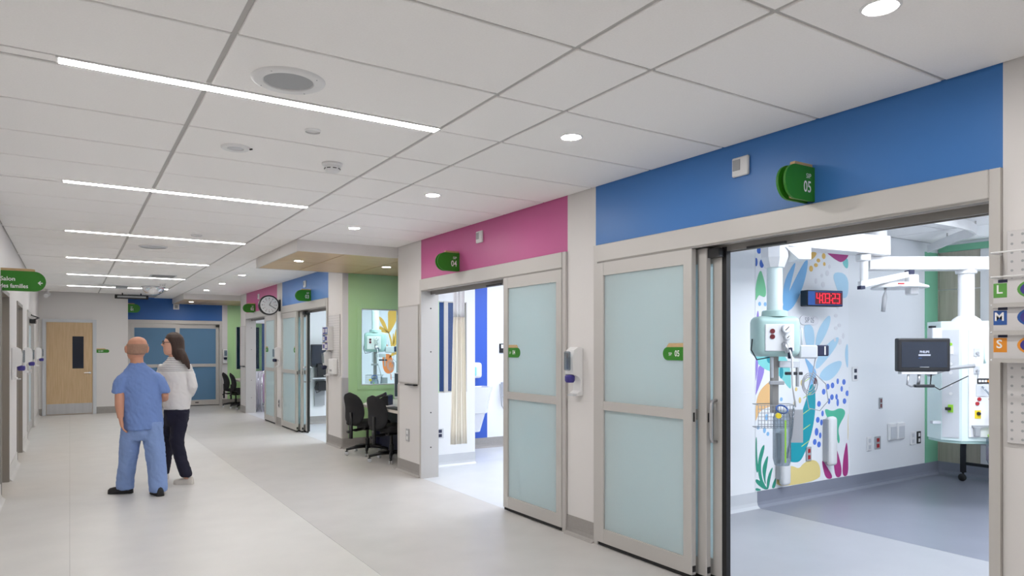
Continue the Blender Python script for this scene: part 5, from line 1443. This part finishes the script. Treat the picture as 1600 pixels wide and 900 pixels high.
# ---- woman in white blouse, head turned left
wom = thing('person', 'person with brown hair in white blouse and dark trousers walking beside the scrubs', 'person', (1.0, 8.5, 0))
b = MB()
b.rings([(1.0, 8.5, .78, .11, .09), (1.005, 8.5, 1.0, .10, .08), (1.0, 8.5, 1.18, .115, .08), (.985, 8.5, 1.30, .12, .07), (.972, 8.5, 1.355, .05, .05), (.968, 8.5, 1.44, .046, .048)], 20)
b.rings([(.925, 8.505, 1.415, .03, .03), (.932, 8.503, 1.43, .055, .05), (.945, 8.50, 1.46, .077, .065), (.955, 8.50, 1.50, .088, .072), (.962, 8.50, 1.55, .092, .075), (.968, 8.50, 1.59, .088, .074), (.972, 8.50, 1.625, .068, .06), (.975, 8.50, 1.648, .03, .03), (.975, 8.5, 1.652, .008, .008)], 26)
b.tube([(.875, 8.503, 1.56), (.853, 8.505, 1.527), (.868, 8.504, 1.515)], [.008, .012, .008], 8)
b.tube([(.882, 8.485, 1.482), (.876, 8.504, 1.48), (.882, 8.522, 1.482)], .009, 6)
b.tube([(1.10, 8.47, 1.28), (1.13, 8.44, 1.17), (1.145, 8.43, 1.06), (1.12, 8.52, .98), (1.07, 8.62, .93)], [.045, .040, .034, .03, .022], 12)
b.tube([(.86, 8.53, 1.29), (.845, 8.57, 1.17), (.85, 8.60, 1.06), (.89, 8.70, 1.0), (.94, 8.77, .98)], [.045, .040, .034, .03, .022], 12)
hand(b, (1.07, 8.62, .93), (-.4, .8, -.3), (-.6, 0, -.8), (-.7, -.3, .6), .6)
hand(b, (.94, 8.77, .98), (.5, .8, -.2), (.5, 0, -.8), (.4, .1, .9), .6)
b.rings([(.96, 8.55, .72, .07, .08), (.935, 8.68, .45, .05, .055), (.918, 8.80, .2, .04, .045), (.912, 8.84, .06, .03, .035)], 14)
b.rings([(1.03, 8.46, .72, .07, .08), (1.0, 8.45, .45, .05, .055), (1.05, 8.39, .2, .04, .045), (1.085, 8.35, .06, .03, .035)], 14)
fuse(b, 'body', 'skin_pale', wom, .0055, 5, .5)
b = MB()
b.rings([(1.02, 8.49, 1.36, .05, .075), (1.018, 8.49, 1.40, .066, .088), (1.005, 8.495, 1.46, .078, .094), (.995, 8.50, 1.52, .088, .094), (.985, 8.50, 1.57, .096, .092), (.978, 8.50, 1.61, .092, .086), (.975, 8.50, 1.645, .070, .066), (.974, 8.5, 1.667, .035, .035), (.974, 8.5, 1.672, .008, .008)], 28)
b.tube([(1.03, 8.47, 1.46), (1.06, 8.42, 1.40), (1.095, 8.40, 1.33), (1.115, 8.385, 1.26)], [.05, .042, .03, .010], 10)
b.tube([(1.02, 8.43, 1.47), (1.04, 8.41, 1.40), (1.06, 8.395, 1.32)], [.04, .035, .012], 10)
fuse(b, 'hair', 'hair_brown', wom, .007, 4, .5)
MB().tube([(.97, 8.418, 1.555), (.90, 8.432, 1.558), (.868, 8.445, 1.558)], .004, 6).tube([(.866, 8.447, 1.575), (.861, 8.487, 1.575), (.861, 8.49, 1.54), (.868, 8.455, 1.538), (.866, 8.447, 1.575)], .0035, 6).tube([(.861, 8.49, 1.56), (.861, 8.52, 1.56), (.864, 8.555, 1.575), (.868, 8.56, 1.54), (.861, 8.52, 1.54)], .0035, 6).build('glasses', 'black_plastic', wom, True)
b = MB()
b.rings([(1.005, 8.5, .815, .132, .118), (1.006, 8.5, .86, .138, .122), (1.010, 8.5, .95, .138, .120), (1.010, 8.5, 1.05, .134, .114), (1.004, 8.5, 1.15, .138, .108), (.995, 8.5, 1.24, .150, .100), (.985, 8.5, 1.30, .142, .088), (.976, 8.5, 1.345, .095, .072), (.970, 8.5, 1.375, .062, .060), (.968, 8.5, 1.395, .055, .055)], 28)
b.tube([(1.085, 8.48, 1.285), (1.13, 8.45, 1.19), (1.152, 8.43, 1.06), (1.135, 8.50, .99), (1.09, 8.585, .945)], [.062, .058, .054, .048, .036], 14)
b.tube([(.885, 8.52, 1.295), (.848, 8.565, 1.18), (.845, 8.60, 1.06), (.88, 8.685, 1.0), (.92, 8.745, .985)], [.062, .058, .054, .048, .036], 14)
fuse(b, 'blouse', 'blouse', wom, .010, 5, .5, .007)
b = MB()
b.rings([(1.003, 8.5, .90, .118, .098), (1.003, 8.5, .80, .128, .112), (1.0, 8.5, .70, .122, .108), (.998, 8.5, .64, .10, .08)], 24)
b.rings([(.965, 8.53, .78, .085, .10), (.955, 8.56, .66, .082, .092), (.938, 8.66, .47, .070, .078), (.922, 8.77, .25, .060, .068), (.912, 8.83, .09, .058, .066), (.912, 8.83, .06, .054, .06)], 20)
b.rings([(1.035, 8.47, .78, .085, .10), (1.022, 8.465, .66, .084, .092), (.995, 8.455, .48, .074, .080), (1.03, 8.41, .28, .064, .070), (1.075, 8.36, .12, .062, .070), (1.08, 8.355, .085, .058, .066)], 20)
fuse(b, 'trousers', 'trousers', wom, .010, 4, .5, .007)
shoe(wom, (1.145, 8.315, 0), (.965, 8.43, 0), .085, .085, 'shoe_white', sole='shoe_white')
shoe(wom, (.93, 8.78, 0), (.90, 9.0, 0), .085, .085, 'shoe_white', sole='shoe_white')
